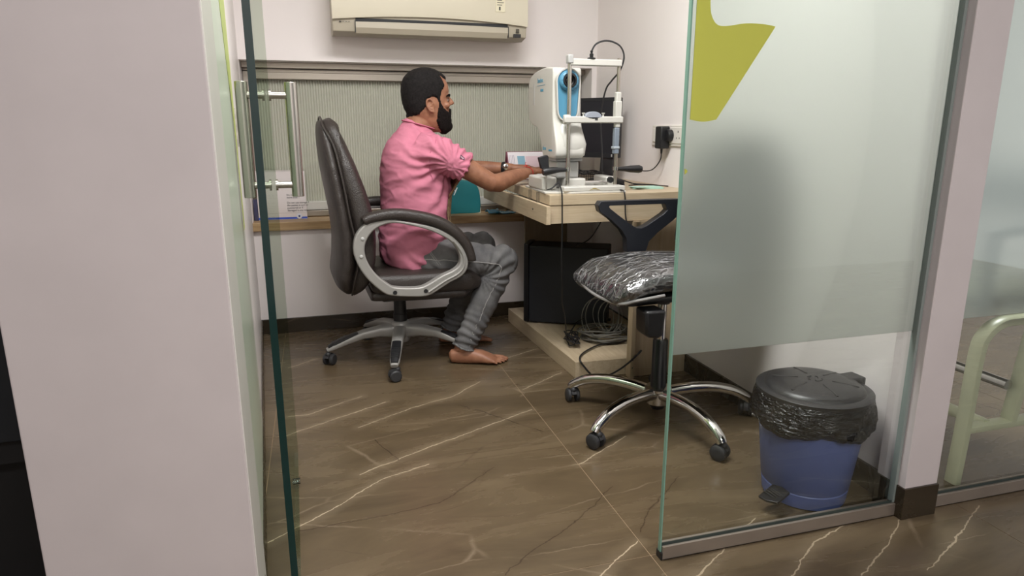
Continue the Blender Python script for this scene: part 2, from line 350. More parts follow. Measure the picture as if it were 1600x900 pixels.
for k in range(n + 1):
    xx = x + k * pitch / 6; yy = RY - 0.004 - 0.0060 * abs(math.sin(PI * k / 6.0)); c = (bm.verts.new((xx, yy, 0.66)), bm.verts.new((xx, yy, 1.305)))
    if prev: bm.faces.new((prev[0], c[0], c[1], prev[1]))
    prev = c
rib_m = P('ribbed_translucent_sheet', S(192, 192, 178), 0.3, var=0.06, vs=1.2); obj('ribbed_panel', bm, rib_m, win, smooth=60)
#@@GLASS
# ------------------------------------------------------------------ glass partitions, post, door
def partition(x0, x1, label, edge=True, lime=False):
    r = thing('glass_partition', label, 'partition', (x0, 1.335, 0))
    W_ = x1 - x0
    obj('glass_pane', box(0, W_, -0.005, 0.005, 0.03, 2.38), glass_m, r, smooth=0)
    if edge:
        obj('glass_edge', box(-0.0035, 0.0, -0.0055, 0.0055, 0.0, 2.38), edge_m, r, smooth=0)
        obj('rail_end', box(-0.004, 0.006, -0.013, 0.012, 0.0, 0.02), blk_m, r)
    ch = bmesh.new(); box(0.0, W_, -0.014, -0.0065, 0, 0.038, ch); box(0.0, W_, 0.0065, 0.014, 0, 0.038, ch); box(0.0, W_, -0.014, 0.014, 0, 0.004, ch)
    obj('floor_channel', ch, P('dull_aluminium', S(158, 147, 136), 0.42, 0.55, var=0.06, vs=9), r, smooth=0, bevel=0.001)
    obj('rubber_gasket', box(0.0, W_, -0.0062, -0.0052, 0.03, 0.045), P('gasket', S(52, 62, 58), 0.6), r, smooth=0)
    return r
r = partition(0.778, 1.503, 'large frosted glass partition with lime green shape, in front of the waste bin', lime=True)
obj('frosted_film', box(0.006, 0.722, 0.0058, 0.0085, 0.537, 2.36), film_m, r, smooth=0)
def arc(pts, n=6): return [(p.x, p.y) for p in smooth_path([(a, b, 0) for a, b in pts], n)]
poly = [(0.008, 1.077)] + arc([(0.008, 1.077), (0.04, 1.0725), (0.072, 1.077)])[1:] + arc([(0.203, 1.273), (0.178, 1.2765), (0.13, 1.277), (0.085, 1.270), (0.062, 1.2705), (0.049, 1.281), (0.041, 1.30), (0.038, 1.34)], 4) + [(0.045, 1.5), (0.07, 1.62), (0.008, 1.66)]
obj('lime_film', prism(poly, -0.0072, -0.0057, 'XZ'), lime_m, r, smooth=0)
obj('lime_speck', prism([(0.002, 0.972), (0.008, 0.970), (0.009, 0.965), (0.003, 0.960)], -0.0072, -0.0057, 'XZ'), lime_m, r, smooth=0)
obj('edge_seal', box(0.716, 0.725, -0.009, 0.009, 0.04, 2.38), P('seal', S(140, 150, 146), 0.3), r, smooth=0)
r = partition(1.618, 3.4, 'second frosted glass partition right of the white post, bench behind it', edge=False)
obj('frosted_film', box(0.0, 1.78, 0.0058, 0.0085, 0.557, 2.36), film_m, r, smooth=0)
# post
post = struct(obj('wall_post', box(1.505, 1.617, 1.303, 1.40, 0.0, ZC), post_m, smooth=0, bevel=0.002)); 
pb = struct(obj('baseboard_post', box(1.5, 1.619, 1.297, 1.40, 0, 0.093), skirt_m, smooth=0, bevel=0.001))
# left wall: frosted panel with lime stripe and a strike plate
def onwall(u, z, d=0.0):
    dv = (WL1 - WL0); L = dv.length; n = Vector((dv.y, -dv.x, 0)).normalized(); p = WL0 + dv.normalized() * u + n * d; return Vector((p.x, p.y, z))
r = thing('frosted_side_panel', 'narrow pale green frosted glass panel with lime streak on the left wall', 'panel', (0, 0, 0))
def wallslab(us, d0, d1, bm=None):
    bm = bm or bmesh.new(); A = [bm.verts.new(onwall(u, z, d0)) for u, z in us]; B = [bm.verts.new(onwall(u, z, d1)) for u, z in us]; n = len(us)
    for i in range(n): bm.faces.new((A[i], A[(i + 1) % n], B[(i + 1) % n], B[i]))
    bm.faces.new(A); bm.faces.new(B[::-1]); return bm
obj('frosted_pane', wallslab([(0.09, 0.08), (1.0, 0.08), (1.0, 2.3), (0.09, 2.3)], 0.0005, 0.004), frost_panel_m, r, smooth=0)
obj('lime_streak', wallslab([(0.92, 0.75), (0.99, 0.75), (0.99, 1.0), (0.985, 1.12), (0.98, 1.26), (0.97, 1.8), (0.60, 1.8), (0.62, 1.38), (0.74, 1.22), (0.86, 1.08), (0.91, 0.98)], 0.0042, 0.005), lime_flat_m, r, smooth=0)  # flat lime shape over the pane, narrower towards the bottom
r = thing('strike_plate', 'small worn metal door strike plate on the left wall behind the handle', 'strike plate')
obj('plate', wallslab([(1.04, 1.0), (1.16, 1.0), (1.16, 1.12), (1.04, 1.12)], 0.0008, 0.009), P('worn_plate', S(186, 180, 172), 0.4, 0.4, var=0.3, vs=40), r, smooth=0)
obj('slot', wallslab([(1.05, 1.01), (1.075, 1.01), (1.075, 1.11), (1.05, 1.11)], 0.009, 0.0095), blk2_m, r, smooth=0)
# door: swung inwards, seen almost edge on
da = math.atan2(0.023, 0.84)
door = struct(thing('door_1', 'x', 'x', (-0.089, 1.33, 0), da)); del door['label'], door['category']
DW = 0.84
obj('glass_pane', box(-0.012, 0.0, 0.002, DW, 0.008, 2.35), door_glass_m, door, smooth=0)
obj('glass_edge', box(-0.0135, 0.0005, -0.0015, 0.0018, 0.008, 2.35), edge2_m, door, smooth=0)
hd = thing('tmp', 'x', 'x'); del hd['label'], hd['category']; hd.name = 'pull_handle'; hd.parent = door
hy = 0.77
for sx in (1, -1):
    x0 = 0.0 if sx > 0 else -0.012; xb = x0 + sx * 0.060
    bm = tube(bmesh.new(), [(xb, hy, 0.862), (xb, hy, 1.186)], 0.0175, 20); obj('grip_bar', bm, steel_m, hd, bevel=0.001)
    for z in (0.897, 1.150):
        bm = tube(bmesh.new(), [(x0, hy, z), (xb - sx * 0.008, hy, z)], 0.0105, 16); tube(bm, [(x0, hy, z), (x0 + sx * 0.006, hy, z)], 0.0165, 16); obj('standoff', bm, steel_m, hd)
obj('floor_stop', tube(bmesh.new(), [(-0.017, 0.62, 0.02), (0.005, 0.62, 0.02)], 0.009, 16), clear_m, door)
#@@AC
# ------------------------------------------------------------------ air conditioner
r = thing('air_conditioner', 'cream split air conditioner mounted high on the back wall', 'air conditioner', (0.125, YB, 1.487))
AW = 0.945
prof = [(0, 0.012), (-0.13, 0.0), (-0.20, 0.012), (-0.212, 0.07), (-0.214, 0.30), (-0.19, 0.31), (0, 0.31)]
obj('body', prism(prof, 0, AW), beige2_m, r, smooth=30, bevel=0.004)
bm = bmesh.new(); N = 24; gr = []
for i in range(N + 1):
    u = i / N; zb = 0.062 + 0.024 * (1 - (2 * u - 1) ** 2); rowv = []
    for z, y in ((zb, -0.205), (zb, -0.226), (zb + 0.02, -0.230), (0.20, -0.232), (0.315, -0.224), (0.318, -0.20)): rowv.append(bm.verts.new((u * AW, y, z)))
    gr.append(rowv)
for A, B in zip(gr, gr[1:]):
    for k in range(6): bm.faces.new((A[k], B[k], B[(k + 1) % 6], A[(k + 1) % 6]))
bm.faces.new(gr[0]); bm.faces.new(gr[-1][::-1]); obj('front_panel', bm, beige_m, r, smooth=30)
flap = bmesh.new(); A = []
for i in range(N + 1):
    u = 0.112 + (0.895 - 0.112) * i / N; zt = 0.055 + 0.006 * (1 - (2 * u - 1) ** 2)
    A.append([flap.verts.new((u * AW, y, z)) for y, z in ((-0.205, zt), (-0.217, zt - 0.002), (-0.218, 0.03), (-0.205, 0.006), (-0.19, 0.0))])
for a, b in zip(A, A[1:]):
    for k in range(5): flap.faces.new((a[k], b[k], b[(k + 1) % 5], a[(k + 1) % 5]))
flap.faces.new(A[0]); flap.faces.new(A[-1][::-1]); obj('outlet_flap', flap, beige2_m, r, smooth=30)
obj('air_slot', box(0.112 * AW, 0.895 * AW, -0.2135, -0.19, 0.056, 0.072), blk2_m, r)
obj('side_seam', box(0.108 * AW, 0.1105 * AW, -0.2165, -0.19, 0.01, 0.062), blk_m, r); obj('side_seam', box(0.897 * AW, 0.8995 * AW, -0.2165, -0.19, 0.01, 0.062), blk_m, r)
obj('receiver_window', box(0.928 * AW, 0.966 * AW, -0.2165, -0.20, 0.012, 0.028), blk_m, r)
for z in (0.036, 0.043, 0.050): obj('indicator', box(0.94 * AW, 0.958 * AW, -0.2155, -0.20, z, z + 0.0015), dkink_m, r)
obj('emblem', prism([(0.030, 0.0520), (0.0335, 0.0575), (0.036, 0.0545), (0.038, 0.0570), (0.042, 0.0520)], -0.2155, -0.21, 'XZ'), dkink_m, r)
for k_ in range(9): obj('print_line', box(0.046 + k_ * 0.0044, 0.0490 + k_ * 0.0044, -0.2152, -0.2145, 0.0530, 0.0552), gplas_m if k_ % 3 == 2 else dkink_m, r, smooth=0)
st = obj('rating_sticker', box(0.825 * AW, 0.875 * AW, -0.2335, -0.2315, 0.125, 0.22), P('sticker', S(226, 218, 192), 0.6), r)
for k in range(5): obj('print_line', box(0.832 * AW, (0.858 + 0.01 * (k % 2)) * AW, -0.2342, -0.2335, 0.155 + k * 0.011, 0.158 + k * 0.011), dkink_m, st)
obj('print_mark', box(0.842 * AW, 0.85 * AW, -0.2342, -0.2335, 0.132, 0.148), dkink_m, st)
#@@DESK
# ------------------------------------------------------------------ desk
r = thing('desk', 'pale ash laminate desk fixed in the right corner with a low floor platform', 'desk', (0, 0, 0))
def quad(p): return p
top = [(0.887, 2.52), (1.5445, 2.52), (1.5445, 3.625), (0.925, 3.625)]
obj('desk_top', prism(top, 0.759, 0.80, 'XY'), ash_x, r, smooth=0, bevel=0.0015)
obj('side_apron', prism([(0.868, 2.50), (0.886, 2.50), (0.90, 3.59), (0.882, 3.59)], 0.685, 0.7575, 'XY'), ash_y, r, smooth=0, bevel=0.001)
obj('front_apron', box(0.887, 1.5445, 2.523, 2.541, 0.685, 0.7575), ash_x, r, smooth=0, bevel=0.001)
obj('bottom_board', prism([(0.89, 2.545), (1.5445, 2.545), (1.5445, 3.59), (0.91, 3.59)], 0.69, 0.70, 'XY'), ash_x, r, smooth=0)
obj('upright_board', box(1.256, 1.274, 2.49, 2.533, 0.0, 0.684), ash_z, r, smooth=0, bevel=0.001)
obj('front_panel', box(1.275, 1.5325, 2.515, 2.533, 0.0, 0.684), ash_z, r, smooth=0, bevel=0.001)
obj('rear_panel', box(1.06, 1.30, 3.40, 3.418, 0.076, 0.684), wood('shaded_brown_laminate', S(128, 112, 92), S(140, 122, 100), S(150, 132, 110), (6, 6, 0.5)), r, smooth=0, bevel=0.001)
plat = obj('floor_platform', prism([(1.03, 2.56), (1.5325, 2.538), (1.5325, 3.50), (0.995, 3.50)], 0.0, 0.075, 'XY'), ash_y, r, smooth=0, bevel=0.0015)
for (y, z) in ((2.66, 0.745), (2.78, 0.745)): obj('clip', box(0.874 + (y - 2.52) * .035, 0.886 + (y - 2.52) * .035, y - 0.002, y + 0.002, z + .01, z + 0.056), steel_m, r, smooth=0)
obj('keyhole', xf(lathe(bmesh.new(), [(0.004, 0), (0.004, 0.0015)], (0, 0, 0), 12, 'X'), Matrix.Translation((0.8685, 2.68, 0.728))), blk2_m, r)
for z in (0.05, 0.085): obj('screw', xf(lathe(bmesh.new(), [(0.003, 0), (0.003, -0.001)], (0, 0, 0), 10, 'Y'), Matrix.Translation((1.265, 2.49, z))), steel_m, r)
#@@TOWER
r = thing('computer_tower', 'black computer tower standing on the wooden platform under the desk', 'computer', (1.015, 3.19, 0.075), math.atan2(-0.24, 0.43))
obj('case', prism([(0.0, 0.0), (0.40, 0.0), (0.40, 0.17), (0.0, 0.17)], 0.008, 0.405, 'XY'), navy_m, r, smooth=0, bevel=0.006)
obj('front_bezel', prism([(-0.03, 0.02), (-0.001, 0.0), (-0.001, 0.17), (-0.03, 0.15)], 0.004, 0.412, 'XY'), blk_m, r, smooth=0, bevel=0.004)
for x in (0.03, 0.4):
    for y in (0.03, 0.14): obj('foot', box(x - .012, x + .012, y - .012, y + .012, 0, 0.009), rub_m, r)
# ------------------------------------------------------------------ monitor
mx, my = 1.475, 3.14; ang = math.atan2(3.50 - my, 1.19 - mx)
r = thing('monitor', 'black flat monitor on the desk behind the eye camera, seen at an angle', 'monitor', (mx, my, 0.80), ang)
ML = 0.44
obj('screen_housing', box(0, ML, -0.012, 0.022, 0.112, 0.405), blk_m, r, bevel=0.004)
obj('screen', box(0.016, ML - 0.016, 0.021, 0.0235, 0.135, 0.39), P('dark_screen', S(24, 26, 32), 0.4), r, smooth=0)
obj('bezel_lip', ring_prism([(0.0, .112), (ML, .112), (ML, .405), (0.0, .405)], [(0.017, .136), (ML - .017, .136), (ML - .017, .389), (.017, .389)], 0.021, 0.026), blk2_m, r, smooth=0)
obj('brand_mark', box(0.03, 0.036, 0.026, 0.0265, 0.118, 0.13), gplas_m, r, smooth=0)
obj('stand_neck', prism([(0.01, 0.0), (0.03, 0.0), (0.012, 0.16), (-0.012, 0.16)], ML / 2 - 0.19, ML / 2 - 0.12, 'YZ'), blk_m, r, bevel=0.003)
obj('stand_foot', xf(lathe(bmesh.new(), [(0.085, 0), (0.088, 0.006), (0.06, 0.016), (0.02, 0.022), (0.0, 0.023)], (0, 0, 0), 28), Matrix.Translation((ML / 2 - 0.155, 0.03, 0))), P('gloss_black', S(18, 18, 20), 0.12), r)
#@@EYECAM
# ------------------------------------------------------------------ fundus camera with chin rest
r = thing('fundus_camera', 'white and blue eye examination camera with steel chin rest on the desk', 'medical device', (0, 0, 0))
pl = bmesh.new(); prism([(0.885, 2.575), (0.99, 2.535), (1.225, 2.535), (1.235, 2.90), (0.905, 2.90)], 0.8005, 0.809, 'XY', pl)
obj('base_plate', pl, wplas_m, r, smooth=0, bevel=0.002)
obj('front_bar', box(0.955, 1.222, 2.538, 2.60, 0.809, 0.829), wplas_m, r, bevel=0.004)
bm = bmesh.new()
for k in range(3): tube(bm, smooth_path([(0.005 * k - 0.02 + 1.085, 2.5375, 0.814 + 0.002 * k), (1.085 + .002 * k, 2.5375, 0.822 - 0.002 * k), (1.108 - 0.004 * k, 2.5375, 0.814 + 0.001 * k)], 6), 0.0008, 5)
obj('gold_emblem', bm, P('gold_print', S(168, 150, 96), 0.4), r)
# slide base (left and right wings joined by a bridge)
bm = box(0.893, 0.957, 2.63, 2.82, 0.809, 0.862); obj('base_wing', bm, wplas_m, r, bevel=0.008)
bm = box(0.958, 1.06, 2.72, 2.92, 0.809, 0.858); obj('base_wing', bm, gplas_m, r, bevel=0.008)
bm = box(1.0, 1.085, 2.63, 2.70, 0.815, 0.855); obj('base_wing', bm, wplas_m, r, bevel=0.006)
bm = box(1.19, 1.235, 2.66, 2.80, 0.81, 0.858); obj('base_wing', bm, wplas_m, r, bevel=0.007)
for y in (2.66, 2.69): obj('slide_rod', tube(bmesh.new(), [(1.085, y, 0.835), (1.195, y, 0.835)], 0.0055, 12), chrome_m, r)
obj('joystick_boot', xf(lathe(bmesh.new(), [(0.022, 0), (0.02, 0.01), (0.012, 0.03), (0.008, 0.04)], (0, 0, 0), 16), Matrix.Translation((0.99, 2.84, 0.855))), blk_m, r)
obj('column', box(0.965, 1.065, 2.66, 2.76, 0.855, 0.925), gplas_m, r, bevel=0.008)
obj('column_collar', box(0.958, 1.075, 2.65, 2.78, 0.925, 0.938), P('collar_grey', S(170, 172, 172), 0.4), r, bevel=0.004)
# main housing: side outline swept across, front crown rounded
side = [(2.594, 1.285), (2.62, 1.296), (2.70, 1.302), (2.79, 1.298), (2.87, 1.288), (2.925, 1.268), (2.945, 1.235), (2.948, 1.19), (2.942, 1.12), (2.925, 1.088), (2.87, 1.070), (2.80, 1.055), (2.765, 1.02), (2.74, 0.975), (2.725, 0.950), (2.70, 0.941), (2.58, 0.937), (2.54, 0.95), (2.545, 1.0), (2.572, 1.06), (2.588, 1.11), (2.592, 1.2)]
side = [(2.659 + (a_ - 2.594) * 0.93, b_) for a_, b_ in side]
sp = [(p.x, p.y) for p in smooth_path([(a, b, 0) for a, b in side], 4, True)]
bm = prism(sp, 0.943, 1.066, 'YZ')
hous = eval_mesh(bm, [('BEVEL', dict(width=0.016, segments=4, limit_method='ANGLE', angle_limit=math.radians(50)))])
obj('housing', hous, wplas_m, r, smooth=50)
# blue recessed face
def stadium(cx, w, z0, z1, n=14, tap=0.0):
    pts = []
    for k in range(n + 1): a = PI * k / n; pts.append((cx + w * math.cos(a), z1 + w * math.sin(a)))
    for k in range(n + 1): a = PI + PI * k / n; pts.append((cx + (w - tap) * math.cos(a), z0 + (w - tap) * math.sin(a)))
    return pts
cx = 1.001
obj('blue_face', prism(stadium(cx, 0.047, 1.128, 1.240, 14, 0.006), 2.636, 2.664, 'XZ'), teal_m, r, smooth=40, bevel=0.003)
obj('blue_face_rim', ring_prism(stadium(cx, 0.052, 1.128, 1.240, 14, 0.006), stadium(cx, 0.047, 1.128, 1.240, 14, 0.006), 2.632, 2.664), wplas_m, r, smooth=40)
lens = obj('lens_barrel', xf(lathe(bmesh.new(), [(0.040, 0), (0.041, -0.012), (0.036, -0.02), (0.030, -0.022), (0.029, -0.006)], (0, 0, 0), 36, 'Y'), Matrix.Translation((cx, 2.637, 1.243))), teal_m, r)
obj('lens_hood', xf(lathe(bmesh.new(), [(0.029, -0.004), (0.028, -0.024), (0.022, -0.025), (0.020, -0.012), (0.012, -0.006)], (0, 0, 0), 32, 'Y'), Matrix.Translation((cx, 2.637, 1.243))), blk_m, r)
obj('lens_glass', ball(bmesh.new(), (cx, 2.632, 1.243), (0.018, 0.008, 0.018), 20), P('lens_glass', S(14, 14, 20), 0.05, coat=1), r)
bm = bmesh.new()
for k in range(12):
    a = 2 * PI * k / 12; ball(bm, (cx + 0.034 * math.cos(a), 2.6155, 1.243 + 0.034 * math.sin(a)), 0.0014, 6)
obj('ring_dots', bm, blk_m, r)
# swelling lower nose
bm = tube(bmesh.new(), [(1.022, 2.635, 0.95), (1.022, 2.620, 0.99), (1.014, 2.635, 1.045), (1.002, 2.655, 1.09)], [(0.018, 0.056), (0.020, 0.056), (0.016, 0.050), (0.006, 0.036)], 20, up=(0, -1, 0)); obj('lower_cover', bm, wplas_m, r, smooth=60)
obj('side_groove', xf(box(-0.0008, 0.0008, -0.006, 0.006, -0.045, 0.045), Matrix.Translation((0.943, 2.90, 1.20)) ), gplas_m, r, smooth=0, bevel=0.0006)
text('3nethra', 0.027, ink_m, r, (0.9425, 2.855, 1.245), (PI / 2, 0, -PI / 2), spacing=0.9)
text('classic', 0.021, ink_m, r, (0.9425, 2.815, 1.208), (PI / 2, 0, -PI / 2), spacing=0.85)
obj('print_rule', box(0.9422, 0.943, 2.755, 2.855, 1.2325, 1.234), ink_m, r, smooth=0)
text('forus', 0.024, ink_m, r, (0.9425, 2.775, 0.968), (PI / 2, 0, -PI / 2), spacing=0.85, shear=0.25)
for k_ in range(7): obj('print_line', box(0.9422, 0.943, 2.694 - 0.006 * k_, 2.699 - 0.006 * k_, 0.965, 0.972), ink_m, r, smooth=0)
# chin rest
for x in (0.992, 1.203):
    zt = 1.335 if x < 1.1 else 1.33
    obj('post', tube(bmesh.new(), [(x, 2.60, 0.829), (x, 2.60, zt)], 0.0082 if x < 1.1 else 0.0072, 18), steel_m if x < 1.1 else alu_m, r)
    obj('post_collar', tube(bmesh.new(), [(x, 2.60, 0.888), (x, 2.60, 0.903)], 0.0115, 18), chrome_m, r)
obj('forehead_bar', box(0.99, 1.212, 2.588, 2.612, 1.298, 1.324), wplas_m, r, bevel=0.004)
obj('post_cap', box(0.980, 1.003, 2.585, 2.615, 1.305, 1.338), gplas_m, r, bevel=0.004)
ch = box(0.968, 1.223, 2.582, 2.606, 1.078, 1.104); tube(ch, [(0.984, 2.60, 1.073), (0.984, 2.60, 1.110)], 0.016, 16); obj('chin_bar', ch, wplas_m, r, bevel=0.004)
bm = bmesh.new(); prism([(p[0], p[1]) for p in [(-0.036, 0.0)] + [(0.036 * math.cos(PI - PI * k / 12), 0.022 * math.sin(PI * k / 12)) for k in range(13)][1:-1] + [(0.036, 0.0)] + [(0.02, -0.006), (0, -0.009), (-0.02, -0.006)]], -0.014, 0.014, 'XZ', bm)
obj('chin_cup', xf(bm, Matrix.Translation((1.092, 2.596, 1.101))), P('grey_chin_cup', S(150, 156, 168), 0.35), r, smooth=40, bevel=0.002)
for x in (1.052, 1.138): obj('paper_pin', xf(lathe(bmesh.new(), [(0.003, 0), (0.003, 0.008), (0.007, 0.012), (0.007, 0.014)], (0, 0, 0), 12), Matrix.Translation((x, 2.594, 1.104))), wplas_m, r)
obj('scale_mark', box(1.098, 1.110, 2.5815, 2.582, 1.088, 1.097), dkink_m, r, smooth=0)
obj('height_sleeve', box(1.192, 1.214, 2.588, 2.612, 1.06, 1.20), wplas_m, r, bevel=0.004); obj('height_sleeve_step', box(1.189, 1.217, 2.586, 2.614, 1.10, 1.165), wplas_m, r, bevel=0.003)
obj('clear_sleeve', box(1.190, 1.211, 2.588, 2.612, 0.955, 1.06), P('smoky_plastic', S(128, 138, 150), 0.25), r, bevel=0.003)
obj('sleeve_ring', box(1.186, 1.213, 2.586, 2.614, 0.975, 0.985), P('smoky_ring', S(170, 178, 186), 0.3), r, bevel=0.002)
obj('height_knob', xf(lathe(bmesh.new(), [(0.012, 0), (0.013, 0.003), (0.013, 0.014), (0.0, 0.016)], (0, 0, 0), 20, 'Y'), Matrix.Translation((1.185, 2.60, 0.848))), blk_m, r)
obj('grip_handle', tube(bmesh.new(), [(0.984, 2.598, 0.893), (0.955, 2.598, 0.893), (0.93, 2.598, 0.892), (0.895, 2.598, 0.887), (0.884, 2.598, 0.886)], [0.008, 0.010, 0.0135, 0.0165, 0.013], 18), blk_m, r)
obj('grip_handle', tube(bmesh.new(), [(1.212, 2.598, 0.893), (1.24, 2.598, 0.893), (1.27, 2.598, 0.892), (1.31, 2.598, 0.891), (1.321, 2.598, 0.89)], [0.008, 0.010, 0.0145, 0.0165, 0.013], 18), blk_m, r)
obj('eye_shade', prism([(0.869, 0.943), (0.905, 0.953), (0.911, 0.945), (0.912, 0.902), (0.892, 0.895), (0.880, 0.90)], 2.605, 2.625, 'XZ'), blk2_m, r, bevel=0.002)
obj('shade_stem', tube(bmesh.new(), [(0.905, 2.615, 0.81), (0.905, 2.615, 0.90)], 0.003, 8), steel_m, r)
r = tag(obj('fixation_lamp', xf(lathe(bmesh.new(), [(0.016, 0), (0.016, 0.004), (0.007, 0.006), (0.008, 0.018), (0.004, 0.022), (0.006, 0.03), (0.0, 0.034)], (0, 0, 0), 18), Matrix.Translation((1.083, 2.6, 1.3245))), blk_m), 'small black cable socket clipped on top of the forehead bar', 'connector')
tag(obj('lamp_cable', wire([(1.083, 2.6, 1.354), (1.10, 2.6, 1.38), (1.135, 2.6, 1.394), (1.175, 2.605, 1.392), (1.213, 2.61, 1.374), (1.233, 2.62, 1.336), (1.226, 2.64, 1.286), (1.21, 2.68, 1.25), (1.20, 2.72, 1.21), (1.20, 2.76, 1.10), (1.22, 2.78, 0.95), (1.24, 2.82, 0.805)], 0.0036), rub_m), 'dark grey cable arching over the forehead bar of the eye camera', 'cable')
#@@DESKITEMS
# ------------------------------------------------------------------ things on the desk
mesh_m = P('black_wire_mesh', S(38, 38, 40), 0.45)
r = thing('mesh_tray', 'black wire mesh tray on the desk in front of the monitor', 'tray', (1.16, 2.98, 0.8), 0.12)
bm = bmesh.new()
for k in range(15):
    x = k * 0.0121; tube(bm, [(x, 0, 0.0), (x, 0, 0.052)], 0.0013, 5); tube(bm, [(x, 0.12, 0), (x, 0.12, 0.052)], 0.0013, 5)
for z in (0.004, 0.014, 0.024, 0.034, 0.044): tube(bm, [(0, 0, z), (0.17, 0, z)], 0.0011, 5); tube(bm, [(0, 0, z), (0, 0.12, z)], 0.0011, 5); tube(bm, [(0.17, 0, z), (0.17, 0.12, z)], 0.0011, 5)
g = obj('mesh_wall', bm, mesh_m, r); g['kind'] = 'stuff'
obj('tray_floor', box(0, 0.17, 0, 0.12, 0.001, 0.004), mesh_m, r, smooth=0)
obj('rim', tube(bmesh.new(), [(0, 0, 0.053), (0.17, 0, 0.053), (0.17, 0.12, 0.053), (0, 0.12, 0.053)], 0.003, 6, closed=True), blk_m, r)
tag(obj('cable_tangle', wire([(1.17, 3.0, 0.83), (1.19, 2.99, 0.86), (1.22, 2.98, 0.845), (1.25, 2.99, 0.862), (1.29, 3.0, 0.86), (1.31, 3.02, 0.845), (1.28, 3.03, 0.842), (1.24, 3.0, 0.85), (1.21, 3.02, 0.865), (1.18, 3.03, 0.86)], 0.0028), blk_m), 'loop of black cable lying in the mesh tray', 'cable')
r = thing('keyboard', 'black keyboard on the desk beside the mesh tray, mostly hidden', 'keyboard', (1.255, 2.86, 0.8), 0.05)
obj('keyboard_body', prism([(0, 0), (0.14, 0), (0.14, 0.014), (0, 0.024)], 0, 0.12, 'YZ'), blk_m, r, bevel=0.002)
for i in range(5):
    for j in range(4): obj('key', box(0.008 + i * 0.019, 0.024 + i * 0.019, 0.012 + j * 0.03, 0.036 + j * 0.03, 0.016, 0.0265 - j * 0.0025), blk2_m, r, smooth=0)
r = thing('desk_calendar', 'tent-shaped desk calendar with maroon edge and pale blue picture behind the hands', 'calendar', (0.955, 3.33, 0.8), 0.03)
paper_m = P('printed_paper', S(222, 216, 220), 0.7); maroon_m = P('maroon_card', S(120, 62, 78), 0.6)
obj('back_card', prism([(0.0, 0.0), (0.004, 0.0), (0.064, 0.14), (0.06, 0.14)], 0, 0.22, 'YZ'), maroon_m, r, smooth=0)
obj('stand_card', prism([(0.11, 0.0), (0.114, 0.0), (0.064, 0.14), (0.06, 0.14)], 0, 0.22, 'YZ'), maroon_m, r, smooth=0)
fp = obj('page', prism([(-0.003, 0.004), (-0.0005, 0.004), (0.058, 0.137), (0.0555, 0.137)], 0.006, 0.216, 'YZ'), paper_m, r, smooth=0)
def onpage(x0, x1, s0, s1, m, n='print'):
    d = Vector((0, 0.0585, 0.133)); b = Vector((0, -0.0042, 0.003)); bm = bmesh.new(); vs = [bm.verts.new(b + d * s + Vector((x, 0, 0))) for x, s in ((x0, s0), (x1, s0), (x1, s1), (x0, s1))]; bm.faces.new(vs); obj(n, bm, m, fp, smooth=0)
onpage(0.055, 0.095, 0.42, 0.86, P('blue_picture', S(128, 168, 188), 0.7), 'picture'); onpage(0.10, 0.20, 0.3, 0.85, P('pale_pink_print', S(214, 190, 198), 0.7), 'print')
for k in range(4): onpage(0.012 + 0.008 * k, 0.014 + 0.008 * k, 0.1, 0.9, P('grey_print', S(140, 130, 150), 0.7), 'print_line')
for i, (x, y, a, s) in enumerate([(1.17, 3.20, 0.3, 1.0), (1.18, 3.19, -0.1, 0.9), (1.16, 3.205, 0.6, 0.85)]):
    o = obj('paper_slip', box(-0.06 * s, 0.07 * s, -0.04, 0.04, 0, 0.010), P('white_paper', S(226, 214, 212), 0.7), smooth=0); o.location = (x, y, 0.8 + i * 0.0105); o.rotation_euler = (0, 0, a)
    tag(o, ['lowest white paper pad of the small stack behind the eye camera', 'middle white paper pad of the stack behind the eye camera', 'topmost white paper pad of the stack behind the eye camera'][i], 'paper', 'paper pads behind the eye camera')
mint_m = P('mint_paper', S(176, 208, 192), 0.6)
for i in range(4):
    o = obj('mint_slip', box(-0.065, 0.065, -0.035, 0.035, 0, 0.0018), mint_m, smooth=0); o.location = (1.40 + random.uniform(-.004, .006), 2.70 + random.uniform(-.006, .006), 0.8004 + i * 0.0019); o.rotation_euler = (0, 0, -0.25 + 0.13 * i)
    tag(o, ['lowest mint green slip of the thin fanned stack on the desk', 'second mint green slip up in the fanned stack', 'third mint green slip up in the fanned stack', 'topmost mint green slip of the fanned stack on the desk'][i], 'slip', 'mint green slips on the desk')
# ------------------------------------------------------------------ wall socket, adapter, wires
r = thing('wall_socket', 'white switch and socket plate on the right wall above the desk', 'socket', (XR, 2.78, 1.025))
obj('face_plate', box(-0.008, -0.0005, -0.15, 0.15, -0.046, 0.046), P('ivory_plastic', S(226, 220, 212), 0.35), r, bevel=0.003)
for (a, b) in ((0.075, 0.135), (0.008, 0.068)): obj('rocker_switch', box(-0.012, -0.007, a, b, -0.030, 0.032), P('ivory_switch', S(230, 225, 218), 0.3), r, bevel=0.002)
obj('socket_face', box(-0.011, -0.007, -0.135, -0.002, -0.034, 0.036), P('ivory_switch_b', S(230, 225, 218), 0.3), r, bevel=0.002)
for (y, z, s) in ((-0.095, 0.017, 0.0045), (-0.107, -0.010, 0.0035), (-0.083, -0.010, 0.0035)): obj('pin_hole', box(-0.0115, -0.0108, y - s * .6, y + s * .6, z - s, z + s), blk2_m, r, smooth=0)
r = thing('power_adapter', 'black power adapter plugged into the wall socket', 'adapter', (XR - 0.011, 2.785, 1.018))
obj('adapter_body', box(-0.045, 0, -0.030, 0.026, -0.05, 0.048), blk_m, r, bevel=0.006); obj('strain_relief', tube(bmesh.new(), [(-0.022, 0, -0.05), (-0.022, 0, -0.072)], [0.006, 0.004], 10), blk_m, r)
